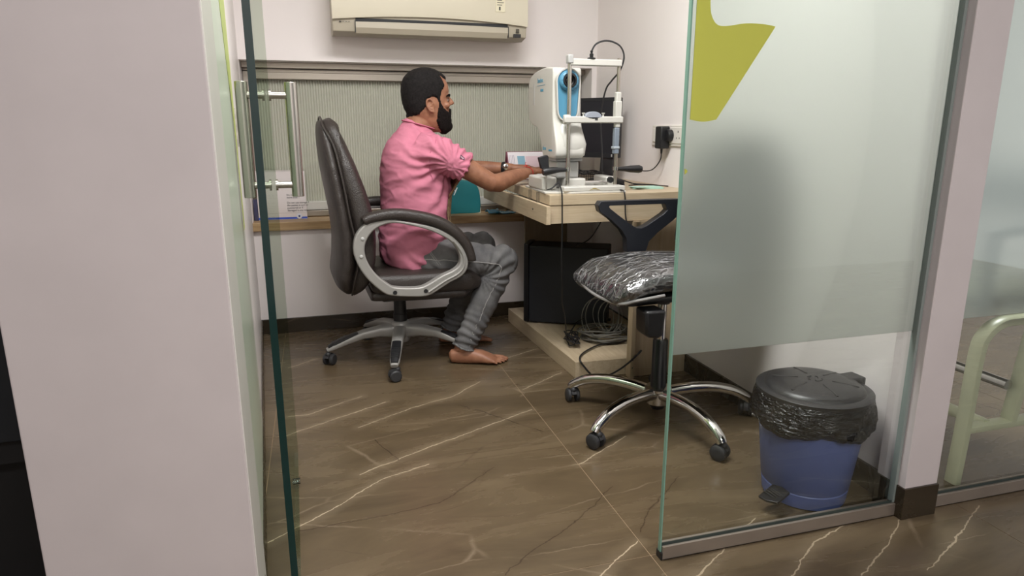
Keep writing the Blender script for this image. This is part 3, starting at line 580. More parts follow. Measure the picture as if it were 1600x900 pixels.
obj('plug_disc', xf(lathe(bmesh.new(), [(0.026, 0), (0.026, -0.018), (0.022, -0.022)], (0, 0, 0), 20, 'X'), Matrix.Translation((-0.001, -0.04, 0.008))), blk_m, r)
tag(obj('adapter_cable', wire([(1.512, 2.785, 0.948), (1.512, 2.79, 0.92), (1.505, 2.82, 0.885), (1.50, 2.87, 0.865), (1.48, 2.95, 0.862), (1.45, 3.02, 0.87), (1.42, 3.07, 0.86), (1.40, 3.06, 0.83), (1.40, 3.0, 0.806)], 0.0026), blk_m), 'thin black cable hanging from the wall adapter to the desk', 'cable')
tag(obj('desk_cable', wire([(1.33, 2.80, 0.804), (1.36, 2.84, 0.806), (1.35, 2.90, 0.815), (1.39, 2.94, 0.82), (1.43, 2.90, 0.806), (1.46, 2.86, 0.804), (1.51, 2.80, 0.803)], 0.0028), blk_m), 'thin black cable snaking over the desk beside the mint slips', 'cable')
tag(obj('desk_cable', wire([(1.38, 2.83, 0.803), (1.44, 2.86, 0.803), (1.49, 2.82, 0.804), (1.53, 2.74, 0.803)], 0.0024), blk_m), 'short thin black cable lying at the right wall end of the desk', 'cable')
r = thing('camera_cable', 'black cable dropping over the desk front to a bundle on the platform', 'cable')
obj('cord', wire([(0.955, 2.60, 0.845), (0.945, 2.57, 0.84), (0.928, 2.50, 0.822), (0.927, 2.486, 0.79), (0.93, 2.487, 0.65), (0.935, 2.50, 0.55), (0.95, 2.53, 0.44), (0.985, 2.62, 0.33), (1.03, 2.70, 0.24), (1.07, 2.78, 0.13), (1.09, 2.80, 0.10)], 0.003), blk_m, r)
bm = bmesh.new()
for k in range(9):
    c = Vector((1.10 + random.uniform(-.012, .012), 2.79 + random.uniform(-.02, .02), 0.095 + k * 0.0035)); a0 = random.uniform(0, 6)
    pts = [c + Vector((0.028 * math.cos(a0 + u * 0.9) * (0.6 + 0.4 * math.sin(u * 1.7 + k)), 0.05 * math.sin(a0 + u * 0.9), 0.012 * math.sin(u * 1.3 + k))) for u in range(7)]
    tube(bm, smooth_path(pts, 5, True), 0.0028, 6, closed=True)
obj('tied_bundle', bm, blk_m, r)
obj('cord_tail', wire([(0.955, 2.60, 0.845), (0.935, 2.59, 0.832), (0.915, 2.585, 0.82), (0.905, 2.60, 0.815)], 0.003), blk_m, r)
obj('cord_tail', wire([(0.955, 2.61, 0.845), (0.94, 2.62, 0.825), (0.92, 2.60, 0.817)], 0.003), blk_m, r)
tag(obj('hanging_cable', wire([(1.18, 2.585, 0.812), (1.20, 2.54, 0.812), (1.207, 2.512, 0.80), (1.212, 2.508, 0.72), (1.222, 2.51, 0.66), (1.235, 2.56, 0.62)], 0.0028), blk_m), 'black cable over the desk front behind the chair armrest', 'cable')
tag(obj('under_desk_cable', wire([(1.255, 2.80, 0.686), (1.24, 2.84, 0.62), (1.22, 2.90, 0.55), (1.19, 3.0, 0.50)], 0.003), blk_m), 'black cable hanging below the desk down to the tower', 'cable')
r = thing('grey_cable_coil', 'loosely coiled grey cable lying on the platform beside the tower', 'cable')
bm = bmesh.new()
for k in range(11):
    cxx, cyy = 1.32 + random.uniform(-.03, .03), 2.84 + random.uniform(-.03, .03); rx, ry = random.uniform(.08, .12), random.uniform(.07, .10); ph = random.uniform(0, 6)
    pts = [(min(1.49, cxx - 0.03 + rx * math.cos(u * 2 * PI / 9 + ph)), cyy + ry * math.sin(u * 2 * PI / 9 + ph), 0.081 + 0.0048 * k + 0.006 * math.sin(u * 2 + k)) for u in range(9)]
    tube(bm, smooth_path(pts, 5, True), 0.0034, 6, closed=True)
obj('flat_loops', bm, P('grey_cable', S(120, 118, 112), 0.5), r)
bm = bmesh.new()
for k, (cxx, cyy, cz, rr) in enumerate([(1.27, 2.83, 0.19, 0.095), (1.31, 2.83, 0.185, 0.07), (1.30, 2.86, 0.19, 0.075), (1.35, 2.84, 0.175, 0.08), (1.25, 2.84, 0.18, 0.09)]):
    pts = [(min(1.49, cxx + rr * math.cos(u * 2 * PI / 9)), cyy + 0.035 * math.sin(u * 2 * PI / 9 + .6), cz + rr * math.sin(u * 2 * PI / 9)) for u in range(9)]
    tube(bm, smooth_path(pts, 6, True), 0.0034, 6, closed=True)
obj('standing_loops', bm, P('grey_cable_b', S(132, 130, 124), 0.5), r)
tag(obj('power_cable', wire([(1.40, 2.80, 0.084), (1.33, 2.74, 0.084), (1.22, 2.73, 0.084), (1.14, 2.68, 0.084), (1.08, 2.62, 0.084), (1.045, 2.55, 0.088), (1.06, 2.535, 0.06), (1.10, 2.52, 0.018), (1.15, 2.505, 0.02), (1.20, 2.485, 0.05), (1.25, 2.475, 0.09), (1.30, 2.48, 0.13)], 0.0042, 10), blk_m), 'thick black power cable curling over the platform edge', 'cable')
tag(obj('thin_black_cable', wire([(1.10, 2.84, 0.10), (1.13, 2.86, 0.13), (1.17, 2.90, 0.15), (1.22, 2.93, 0.16), (1.245, 2.96, 0.20)], 0.0032), blk_m), 'black cable running from the tied bundle towards the coil', 'cable')
# ------------------------------------------------------------------ things on the ledge
r = thing('packet_box', 'white packet box with small warning text and blue stripe on the ledge', 'box', (-0.312, 3.70, 0.59), 0.0)
bxm = P('white_card', S(224, 216, 214), 0.55)
obj('box_body', box(0.02, 0.262, 0.0, 0.09, 0.0, 0.247), bxm, r, bevel=0.002); obj('box_flap', prism([(0.0, 0.247), (0.09, 0.247), (0.09, 0.252), (0.0, 0.250)], 0.015, 0.21, 'YZ'), bxm, r, smooth=0)
obj('blue_stripe', box(0.02, 0.262, -0.0012, -0.0002, 0.004, 0.014), P('blue_print', S(62, 92, 196), 0.5), r, smooth=0)
obj('emblem_disc', xf(lathe(bmesh.new(), [(0.014, 0), (0.014, -0.002)], (0, 0, 0), 24, 'Y'), Matrix.Translation((0.222, -0.001, 0.018))), P('white_print', S(220, 222, 232), 0.5), r)
obj('emblem_pupil', xf(lathe(bmesh.new(), [(0.005, 0), (0.005, -0.001)], (0, 0, 0), 16, 'Y'), Matrix.Translation((0.222, -0.003, 0.018))), P('blue_print_b', S(42, 52, 120), 0.5), r)
for i, s in enumerate(['Do not use if', 'more than 1', '', 'Do not use storage if', 'the packet is torn or', 'punctured or if', 'damaged in any way.']):
    if s: text(s, 0.0135, dkink_m, r, (0.165, -0.0006, 0.125 - i * 0.0135), FACE_Y, spacing=0.95)
obj('seam_line', box(0.02, 0.262, -0.0006, 0.0, 0.035, 0.0362), gplas_m, r, smooth=0); obj('shadow_strip', box(0.0, 0.019, 0.0, 0.006, 0.0, 0.11), P('box_shadow_edge', S(60, 60, 90), 0.6), r, smooth=0)  # dark strip paints the shade beside the box's left edge
r = thing('teal_pouch', 'rounded teal pouch with white letters on the ledge behind the man', 'bag', (0.60, 3.70, 0.59))
out = [(0.0, 0.0), (0.17, 0.0), (0.275, 0.0), (0.29, 0.02), (0.288, 0.10), (0.27, 0.155), (0.235, 0.178), (0.12, 0.185), (0.0, 0.165)]
sp = [(p.x, p.y) for p in smooth_path([(a, b, 0) for a, b in out], 3, True)]
bm = prism(sp, 0, 0.075, 'XZ'); me = eval_mesh(bm, [('BEVEL', dict(width=0.022, segments=5, limit_method='ANGLE', angle_limit=math.radians(50)))])
obj('pouch_body', me, P('teal_fabric', S(24, 116, 122), 0.6, bump=0.1, bs=300, bd=0.001), r, smooth=60)
text('fy', 0.062, P('white_letters', S(225, 235, 235), 0.5), r, (0.118, -0.0012, 0.118), FACE_Y)
obj('base_corner', prism([(0.245, 0.0), (0.292, 0.0), (0.292, 0.03)], 0.002, 0.01, 'XZ'), P('pouch_piping', S(200, 196, 176), 0.6), r, smooth=0)
r = thing('blue_wrapper', 'bright blue plastic packet half under the desk on the ledge', 'packet', (0.99, 3.64, 0.59), 0.05)
bm = bmesh.new(); bmesh.ops.create_grid(bm, x_segments=10, y_segments=6, size=0.5, matrix=Matrix.Diagonal((0.16, 0.07, 1, 1)))
for v in bm.verts: v.co.z = 0.004 + 0.012 * abs(noise.noise(v.co * 30)) + (0.02 if v.co.x < 0 else 0.004) * (1 - abs(v.co.y) / 0.05)
bmesh.ops.solidify(bm, geom=bm.faces[:], thickness=0.003); obj('packet_body', bm, P('blue_plastic', S(56, 150, 196), 0.25), r); obj('packet_seal', box(-0.03, 0.02, -0.03, -0.02, 0.022, 0.026), wplas_m, r)
#@@CHAIRS
# ------------------------------------------------------------------ casters and office chairs
def caster(parent, x, y, a, r=0.026, m=None, ring=None):
    """twin-wheel caster; a = swivel direction. One part with wheels and hood as sub-parts"""
    m = m or rub_m; R = Matrix.Translation((x, y, 0)) @ Matrix.Rotation(a, 4, 'Z')
    bm = tube(bmesh.new(), [(0.012, 0, 0.032), (0.012, 0, 0.072)], 0.006, 10)
    hood = [(-0.028, 0.03)] + [(-0.0 + 0.029 * math.cos(PI - k * PI * 0.9 / 8), 0.028 + 0.029 * math.sin(PI - k * PI * 0.9 / 8)) for k in range(9)] + [(0.02, 0.03)]
    prism(hood, -0.009, 0.009, 'XZ', bm); ball(bm, (0.012, 0, 0.052), (0.013, 0.013, 0.012), 10)
    c = obj('caster', xf(bm, R), m, parent)
    for s in (-1, 1):
        w_ = bmesh.new(); lathe(w_, [(0.008, s * 0.0255), (0.021, s * 0.0255), (r, s * 0.021), (r, s * 0.0115), (0.02, s * 0.010)], (0, 0, 0), 20, 'Y')
        obj('wheel', xf(w_, R @ Matrix.Translation((0, 0, r))), m, c)
# --- big executive chair (x forward, y left)
ch = thing('executive_chair', 'high-backed brown-black leather office chair the man sits on', 'chair', (0.346, 3.08, 0), math.radians(2))
def seated(pts): return pts
# seat cushion
bm = bmesh.new()
tube(bm, [(-0.15, 0, 0.40), (-0.12, 0, 0.405), (0.02, 0, 0.40), (0.18, 0, 0.40), (0.285, 0, 0.395), (0.338, 0, 0.375)], [(0.045, 0.20), (0.055, 0.245), (0.058, 0.255), (0.06, 0.255), (0.058, 0.25), (0.030, 0.22)], 40, up=(0, 0, 1), sq=0.45)
seat = obj('seat', fuse(bm, 0.009, 10), leather_m, ch, smooth=60)
bm = bmesh.new(); tube(bm, [(-0.15, 0, 0.345), (0.0, 0, 0.345), (0.26, 0, 0.34), (0.32, 0, 0.36)], [(0.03, 0.2), (0.032, 0.235), (0.03, 0.235), (0.012, 0.2)], 32, up=(0, 0, 1), sq=0.5); obj('seat_base', fuse(bm, 0.01, 6), leather_m, ch, smooth=60)
# backrest: shell (behind) and cushion (front)
zs = [.355, .39, .43, .50, .60, .70, .80, .90, .99, 1.06, 1.09]
xb = [-.255, -.290, -.307, -.295, -.288, -.294, -.309, -.323, -.330, -.330, -.322]
xs = [-.225, -.222, -.215, -.200, -.205, -.222, -.235, -.250, -.268, -.300, -.305]
xf_ = [-.20, -.16, -.13, -.118, -.12, -.13, -.150, -.175, -.205, -.238, -.27]
wd = [.17, .215, .235, .245, .25, .25, .24, .225, .20, .165, .12]
def back_loft(x0, x1, sq=0.85):
    bm = bmesh.new(); tube(bm, [((a + b) / 2, 0, z) for a, b, z in zip(x0, x1, zs)], [(max(0.012, (b - a) / 2), w_) for a, b, w_ in zip(x0, x1, wd)], 48, up=(1, 0, 0), sq=sq); return bm
b1 = [x + 0.012 for x in xs]
sh = fuse(back_loft(xb, b1), 0.010, 8); obj('back_shell', sh, leather_m, ch, smooth=60)
cu = fuse(back_loft([x - 0.02 for x in xs], xf_, 0.55), 0.010, 8)
for v in cu.vertices:
    c = v.co; c.x += 0.010 * math.sin((c.z - 0.5) * 9) * (1 if c.x > -0.24 else 0)
obj('back_cushion', cu, leather_m, ch, smooth=60)
pip = []
for s in (-1, 1):
    pts = [(x - 0.004, s * (w_ - 0.001), z) for x, w_, z in zip(xs, wd, zs)]; pip.append(pts)
loop = pip[0] + [(-0.31, -0.06, 1.102), (-0.31, 0.06, 1.102)] + pip[1][::-1]
obj('piping', tube(bmesh.new(), smooth_path(loop, 5), 0.0042, 8), leather_m, ch)
# looped armrests
fx = lambda pts: [(0.958 * x + 0.048, z) for x, z in pts]
def circ(pts, n=5): pts = fx(pts); return [(p.x, p.y) for p in smooth_path([(a, b, 0) for a, b in pts], n, True)]
outer = [(-0.205, 0.688), (-0.262, 0.645), (-0.283, 0.585), (-0.272, 0.52), (-0.232, 0.45), (-0.165, 0.385), (-0.12, 0.368), (-0.04, 0.358), (0.02, 0.356), (0.06, 0.368), (0.126, 0.405), (0.19, 0.435), (0.218, 0.475), (0.212, 0.53), (0.17, 0.595), (0.08, 0.648), (-0.02, 0.675), (-0.12, 0.692)]
inner = [(-0.175, 0.662), (-0.215, 0.628), (-0.236, 0.58), (-0.228, 0.525), (-0.192, 0.465), (-0.138, 0.418), (-0.11, 0.405), (-0.05, 0.398), (0.0, 0.398), (0.04, 0.412), (0.098, 0.442), (0.15, 0.462), (0.180, 0.488), (0.180, 0.53), (0.145, 0.585), (0.065, 0.632), (-0.02, 0.660), (-0.11, 0.677)]
sil_m = P('silver_painted_plastic', S(158, 156, 152), 0.4, 0.25)
for s in (-1, 1):
    lo, hi = (-0.297, -0.254) if s < 0 else (0.254, 0.297)
    fr = obj('arm_frame', ring_prism(circ(outer), circ(inner), lo, hi), sil_m, ch, smooth=35, bevel=0.006, segs=3)
    yo = lo - 0.001 if s < 0 else hi + 0.001
    for (x, z) in fx(((-0.115, 0.383), (0.022, 0.380))): obj('bolt_hole', xf(lathe(bmesh.new(), [(0.009, 0), (0.009, s * 0.0015)], (0, 0, 0), 16, 'Y'), Matrix.Translation((x, yo, z))), blk_m, fr)
    for (x, z) in fx(((-0.252, 0.545), (-0.243, 0.618))): obj('bolt_cap', ball(bmesh.new(), (x, yo, z), (0.008, 0.004, 0.008), 12), gplas_m, fr)
    rib = [(0.035, 0.375), (0.11, 0.418), (0.17, 0.446), (0.198, 0.478), (0.195, 0.53), (0.155, 0.59)]
    obj('arm_ridge', tube(bmesh.new(), smooth_path([(x, yo, z) for x, z in fx(rib)], 6), 0.005, 8), sil_m, fr)
    yc = s * 0.275
    pad = [(-0.235, 0.690), (-0.20, 0.705), (-0.10, 0.716), (0.0, 0.702), (0.09, 0.675), (0.165, 0.628), (0.215, 0.57), (0.236, 0.515), (0.238, 0.500)]
    bm = tube(bmesh.new(), smooth_path([(x, yc, z - 0.004) for x, z in fx(pad)], 4), [0.012 + 0.012 * min(1, i / 3) for i in range(33)][:0] or [(0.020 + 0.006 * math.sin(PI * min(1, i / 32)), 0.034) for i in range(33)], 20, up=(0, 0, 1), sq=0.75)
    obj('arm_pad', fuse(bm, 0.006, 5), leather_m, ch, smooth=60)
# mechanism, gas lift, star base
obj('tilt_mechanism', box(-0.09, 0.12, -0.07, 0.07, 0.285, 0.325), blk_m, ch, bevel=0.01)
obj('tilt_lever', tube(bmesh.new(), [(0.05, 0, 0.30), (0.055, 0.16, 0.30), (0.075, 0.22, 0.275), (0.085, 0.24, 0.23)], [0.006, 0.007, 0.018, 0.022], 10), blk_m, ch)
obj('gas_lift', tube(bmesh.new(), [(0, 0, 0.12), (0, 0, 0.21), (0, 0, 0.211), (0, 0, 0.29)], [0.032, 0.032, 0.030, 0.028], 24), blk_m, ch)
hub = bmesh.new(); lathe(hub, [(0.036, 0.075), (0.044, 0.085), (0.046, 0.16), (0.040, 0.172), (0.034, 0.176)], (0, 0, 0), 28); obj('hub', hub, sil_m, ch)
for k in range(5):
    a = math.radians((186, 258, 332, 42, 114)[k] - 2); R = Matrix.Rotation(a, 4, 'Z')
    bm = tube(bmesh.new(), [(0.03, 0, 0.128), (0.10, 0, 0.134), (0.18, 0, 0.126), (0.26, 0, 0.102), (0.315, 0, 0.082), (0.345, 0, 0.070)], [(0.034, 0.030), (0.026, 0.028), (0.020, 0.026), (0.016, 0.024), (0.013, 0.022), (0.008, 0.016)], 16, up=(0, 0, 1), sq=0.6)
    arm = obj('base_arm', xf(bm, R), sil_m, ch, smooth=50)
    bm = tube(bmesh.new(), [(0.20, 0, 0.128), (0.26, 0, 0.112), (0.31, 0, 0.094), (0.338, 0, 0.082)], [(0.012, 0.022), (0.013, 0.022), (0.012, 0.020), (0.008, 0.015)], 12, up=(0, 0, 1), sq=0.6)
    for j in range(5): tube(bm, [(0.262 + j * 0.014, -0.018, 0.1235 - j * 0.0052), (0.262 + j * 0.014, 0.018, 0.1235 - j * 0.0052)], 0.0025, 6)
    obj('foot_pad', xf(bm, R), blk_m, arm)
    caster(ch, 0.335 * math.cos(a), 0.335 * math.sin(a), a + (0.9, 1.9, 1.4, 0.4, 0.8)[k], 0.026)
# --- task chair with wrapped seat (faces -X; built facing -x)
tc = thing('task_chair', 'black task chair with plastic-wrapped seat and chrome star base', 'chair', (1.17, 2.09, 0))
def seat_top(x, y):  # gentle waterfall at the front (-x)
    return 0.565 + 0.012 * math.cos(y * 6) - 0.10 * max(0, -(x + 0.10)) ** 1.5 * 4
bm = bmesh.new()
tube(bm, [(-0.245, 0.04, 0.49), (-0.225, 0.04, 0.515), (-0.16, 0.05, 0.548), (-0.05, 0.05, 0.56), (0.08, 0.05, 0.56), (0.19, 0.05, 0.562), (0.22, 0.05, 0.562)],
     [(0.018, 0.17), (0.032, 0.22), (0.042, 0.235), (0.046, 0.24), (0.046, 0.235), (0.04, 0.21), (0.02, 0.18)], 40, up=(0, 0, 1), sq=0.55)
sm = fuse(bm, 0.009, 8)
seat = obj('seat', sm, P('black_seat_fabric', S(34, 34, 36), 0.8), tc, smooth=60)
t = NT('crinkled_plastic_wrap'); v = t.obj(); t.n.remove(t.b)
wv = t.vm('ADD', v, t.scale(t.noise(v, 7, 3, 0.6, col=True), (0.10, 0.10, 0.10)))
e1 = t.vor(t.scale(wv, (0.5, 1.7, 1)), 14); e2 = t.vor(t.scale(wv, (0.35, 1.2, 1)), 30)
h = t.math('ADD', t.math('MULTIPLY', t.ramp(e1, [(0, (1, 1, 1)), (0.10, (0, 0, 0))]), 0.8), t.math('ADD', t.math('MULTIPLY', t.ramp(e2, [(0, (1, 1, 1)), (0.12, (0, 0, 0))]), 0.5), t.noise(v, 22, 4)))
bp = t.new('ShaderNodeBump'); bp.inputs['Strength'].default_value = 0.6; bp.inputs['Distance'].default_value = 0.0035; t.link(h, bp.inputs['Height'])
g1 = t.new('ShaderNodeBsdfGlossy'); g1.inputs['Roughness'].default_value = 0.18; t.link(bp.outputs[0], g1.inputs['Normal'])
d1 = t.new('ShaderNodeBsdfDiffuse'); d1.inputs[0].default_value = (0.75, 0.75, 0.76, 1)
tr = t.new('ShaderNodeBsdfTransparent'); m1 = t.new('ShaderNodeMixShader'); m2 = t.new('ShaderNodeMixShader')
thin = t.math('MULTIPLY', t.math('ADD', t.ramp(e1, [(0, (1, 1, 1)), (0.045, (0, 0, 0))]), t.ramp(e2, [(0, (1, 1, 1)), (0.04, (0, 0, 0))])), t.ramp(t.noise(v, 9, 2), [(0.35, (0.15, 0.15, 0.15)), (0.65, (1, 1, 1))]), clamp=True)
t.link(t.math('MULTIPLY', thin, 0.45), m1.inputs[0]); t.link(tr.outputs[0], m1.inputs[1]); t.link(d1.outputs[0], m1.inputs[2])
m2.inputs[0].default_value = 0.22; t.link(m1.outputs[0], m2.inputs[1]); t.link(g1.outputs[0], m2.inputs[2]); t.link(m2.outputs[0], t.out.inputs[0]); wrap_m = t.m
wm = sm.copy(); wm.materials.clear(); wm.materials.append(wrap_m)
nn = [Vector(v.normal) for v in sm.vertices]
for v, n in zip(wm.vertices, nn):
    q = v.co * 16; v.co += n * (0.004 + 0.0015 * abs(noise.noise(q)) + 0.0012 * abs(noise.noise(q * 2.7)))
o = bpy.data.objects.new('plastic_wrap', wm); link(o, tc)
# piping bulge along the front and side lip of the wrap
lip = [(-0.10, -0.190, 0.528), (-0.19, -0.178, 0.514), (-0.232, -0.14, 0.497), (-0.25, -0.05, 0.492), (-0.255, 0.06, 0.494), (-0.246, 0.17, 0.503), (-0.226, 0.225, 0.512), (-0.17, 0.27, 0.535)]
obj('seat_welt', tube(bmesh.new(), smooth_path(lip, 6), (0.0055), 8), P('plastic_welt', S(150, 148, 146), 0.3, coat=0.5), tc)
bm = bmesh.new(); tube(bm, [(-0.21, 0.04, 0.485), (-0.1, 0.05, 0.505), (0.1, 0.05, 0.512), (0.2, 0.05, 0.525)], [(0.018, 0.16), (0.022, 0.21), (0.022, 0.21), (0.012, 0.17)], 28, up=(0, 0, 1), sq=0.5)
obj('seat_pan', fuse(bm, 0.01, 4), blk_m, tc, smooth=60)
# backrest: frame and mesh (at +x, vertical)
hx = 0.22
def backc(y, z): return (hx + 0.02 + 0.5 * (z - 0.62) ** 2 - 0.35 * (y - 0.05) ** 2 * 1.2, y, z)
outl = [backc(y, z) for y, z in ((-0.17, 0.60), (-0.19, 0.68), (-0.20, 0.80), (-0.185, 0.95), (-0.12, 1.02), (0.05, 1.035), (0.22, 1.02), (0.285, 0.95), (0.30, 0.80), (0.29, 0.68), (0.27, 0.60), (0.05, 0.585))]
obj('back_frame', tube(bmesh.new(), smooth_path(outl, 5, True), (0.013, 0.011), 10, up=(1, 0, 0), closed=True), blk_m, tc)
bm = bmesh.new(); gr = []
for i in range(41):
    z = 0.60 + 0.42 * i / 40; hw = 0.24 * (1 - 0.25 * max(0, (i - 28) / 12) ** 2.2) * (0.92 + 0.08 * min(1, i / 10)); row = []
    for j in range(17): row.append(bm.verts.new(Vector(backc(0.05 + hw * (j / 8 - 1), z)) + Vector((0.002 * (i % 2), 0, 0))))
    gr.append(row)
for a, b in zip(gr, gr[1:]):
    for j in range(16): bm.faces.new((a[j], a[j + 1], b[j + 1], b[j]))
bmesh.ops.solidify(bm, geom=bm.faces[:], thickness=0.004)
obj('back_mesh', bm, P('black_mesh_fabric', S(30, 31, 34), 0.75), tc, smooth=0)
obj('back_spine', tube(bmesh.new(), [(0.10, 0.05, 0.50), (0.24, 0.05, 0.50), (0.285, 0.05, 0.56), (0.275, 0.05, 0.70), (0.295, 0.05, 0.85)], [(0.012, 0.035), (0.014, 0.04), (0.014, 0.045), (0.012, 0.04), (0.008, 0.03)], 14, up=(1, 0, 0)), blk_m, tc)
# armrest on the far side: open triangle
ao = [(-0.105, 0.768), (-0.115, 0.752), (-0.108, 0.728), (-0.06, 0.695), (-0.01, 0.65), (0.012, 0.615), (0.016, 0.56), (0.10, 0.56), (0.112, 0.60), (0.15, 0.635), (0.22, 0.685), (0.245, 0.71), (0.245, 0.768)]
ai = [(-0.066, 0.750), (-0.068, 0.745), (-0.062, 0.738), (-0.030, 0.714), (0.015, 0.682), (0.042, 0.664), (0.056, 0.658), (0.075, 0.657), (0.098, 0.666), (0.13, 0.685), (0.172, 0.710), (0.188, 0.725), (0.176, 0.750)]
obj('armrest', ring_prism([(x, z + .012) for x, z in ao], [(x, z + .012) for x, z in ai], 0.335, 0.375), P('black_armrest', S(34, 36, 42), 0.4), tc, smooth=35, bevel=0.007, segs=3)
obj('arm_bracket', box(0.02, 0.095, 0.20, 0.36, 0.535, 0.556), blk_m, tc, bevel=0.004)
obj('height_lever', prism([(-0.165, 0.405), (-0.155, 0.39), (-0.12, 0.385), (-0.102, 0.392), (-0.095, 0.48), (-0.168, 0.48)], -0.20, -0.12, 'XZ'), blk_m, tc, bevel=0.008)
obj('tilt_mechanism', box(-0.06, 0.10, -0.01, 0.09, 0.455, 0.49), blk_m, tc, bevel=0.008)
obj('gas_piston', tube(bmesh.new(), [(0.0, 0, 0.28), (0, 0, 0.47)], 0.0165, 24), chrome_m, tc)
obj('piston_collar', tube(bmesh.new(), [(0, 0, 0.448), (0, 0, 0.475)], 0.026, 24), blk_m, tc)
obj('gas_sleeve', tube(bmesh.new(), [(0, 0, 0.12), (0, 0, 0.125), (0, 0, 0.31), (0, 0, 0.314)], [0.031, 0.029, 0.027, 0.024], 28), P('gloss_black_sleeve', S(18, 18, 20), 0.3), tc)
obj('hub', lathe(bmesh.new(), [(0.036, 0.063), (0.042, 0.068), (0.042, 0.11), (0.050, 0.118), (0.050, 0.128), (0.034, 0.134)], (0, 0, 0), 32), steel_m, tc)
obj('hub_plug', lathe(bmesh.new(), [(0.024, 0.046), (0.027, 0.050), (0.027, 0.066)], (0, 0, 0), 24), blk_m, tc)
for k in range(5):
    a = math.radians(134 + 72 * k); R = Matrix.Rotation(a, 4, 'Z')
    bm = tube(bmesh.new(), smooth_path([(0.035, 0, 0.108), (0.12, 0, 0.118), (0.21, 0, 0.118), (0.285, 0, 0.102), (0.335, 0, 0.076), (0.352, 0, 0.058)], 4), [(0.021 - 0.0035 * i / 20, 0.024 - 0.008 * i / 20) for i in range(21)], 20, up=(0, 0, 1), sq=0.85)
    obj('base_arm', xf(bm, R), chrome_m, tc, smooth=60)
    caster(tc, 0.345 * math.cos(a), 0.345 * math.sin(a), a + (2.3, 1.6, 0.4, 1.2, 0.7)[k], 0.027)
#@@BIN
# ------------------------------------------------------------------ waste bin
bn = thing('pedal_bin', 'blue pedal bin with black lid and black bin liner', 'bin', (1.345, 1.505, 0)); bn.scale = (1, 1, 0.95)
bp_ = P('blue_plastic_bin', S(96, 112, 170), 0.42, var=0.03, vs=14)
obj('bucket', lathe(bmesh.new(), [(0.108, 0.0), (0.116, 0.004), (0.121, 0.045), (0.119, 0.048), (0.122, 0.052), (0.146, 0.27), (0.148, 0.33)], (0, 0, 0), 56), bp_, bn)
random.seed(3)
def wob(a, z): return 0.006 * math.sin(5 * a + z * 40) + 0.004 * math.sin(13 * a - z * 60) + 0.003 * math.sin(29 * a + z * 200)
bm = bmesh.new(); rings = []
for k, (rr, z) in enumerate([(0.150, 0.345), (0.158, 0.338), (0.161, 0.325), (0.163, 0.305), (0.166, 0.285), (0.168, 0.262), (0.166, 0.245), (0.160, 0.232), (0.152, 0.226), (0.146, 0.232)]):
    ring = []
    for i in range(120):
        a = 2 * PI * i / 120; dz = 0.014 * math.sin(a * 1 + 0.8) * (z < 0.30) + 0.006 * math.sin(4 * a) * (z < 0.28); am = min(1, (0.35 - z) / 0.06)
        r_ = rr + wob(a, z) * am * 0.8 - (0.006 * am if math.cos(a) > 0.75 or math.sin(a) < -0.8 else 0)
        ring.append(bm.verts.new((r_ * math.cos(a), r_ * math.sin(a), z - dz)))
    rings.append(ring)
for A, B in zip(rings, rings[1:]):
    for i in range(120): bm.faces.new((A[i], A[(i + 1) % 120], B[(i + 1) % 120], B[i]))
liner_m = P('black_polythene', S(18, 17, 18), 0.2, bump=1.0, bs=36, bd=0.02, stretch=(1, 1, 2.6))
obj('bin_liner', bm, liner_m, bn, smooth=80)
lid_m = P('black_lid_plastic', S(38, 38, 40), 0.36)
obj('lid', lathe(bmesh.new(), [(0.150, 0.335), (0.157, 0.338), (0.158, 0.349), (0.150, 0.354), (0.136, 0.354), (0.132, 0.360), (0.124, 0.366), (0.09, 0.372), (0.04, 0.376), (0.0, 0.377)], (0, 0, 0), 64), lid_m, bn, smooth=35)
for k in range(6):
    a = PI * k / 3 + 0.35; bm = tube(bmesh.new(), [(0.045 * math.cos(a), 0.045 * math.sin(a), 0.3755), (0.115 * math.cos(a), 0.115 * math.sin(a), 0.3682)], (0.0022, 0.003), 6); obj('lid_rib', bm, lid_m, bn)
bm = bmesh.new()
for k in range(5): a = 2 * PI * k / 5; tube(bm, smooth_path([(0.02 * math.cos(a + u) * (0.5 + 0.5 * (u > 0.3)), 0.02 * math.sin(a + u), 0.3768) for u in (0, 0.5, 0.9)], 4), 0.0016, 6)
obj('lid_emblem', bm, lid_m, bn)
obj('hinge_housing', xf(box(0.06, 0.168, -0.028, 0.028, 0.340, 0.368), Matrix.Rotation(math.radians(4), 4, 'Z')), lid_m, bn, bevel=0.006)
pd = xf(prism([(-0.035, -0.028), (0.035, -0.028), (0.04, 0.0), (0.03, 0.03), (-0.03, 0.03), (-0.04, 0.0)], 0.0, 0.008, 'XY'), Matrix.Rotation(math.radians(200), 4, 'Z'))
a = math.radians(203); obj('pedal', xf(xf(pd, Matrix.Rotation(math.radians(-12), 4, 'Y')), Matrix.Translation((0.165 * math.cos(a), 0.165 * math.sin(a), 0.048))), blk_m, bn, bevel=0.002)
bm = bmesh.new()
for k in range(5): tube(bm, [(0.165 * math.cos(a) - 0.02 + 0.01 * k, 0.165 * math.sin(a) - 0.022, 0.0585), (0.165 * math.cos(a) - 0.024 + 0.01 * k, 0.165 * math.sin(a) + 0.022, 0.0585)], 0.0015, 5)
obj('pedal_ridges', bm, blk_m, bn); obj('pedal_arm', tube(bmesh.new(), [(0.145 * math.cos(a), 0.145 * math.sin(a), 0.045), (0.112 * math.cos(a), 0.112 * math.sin(a), 0.04)], (0.008, 0.014), 10, up=(0, 0, 1)), blk_m, bn)
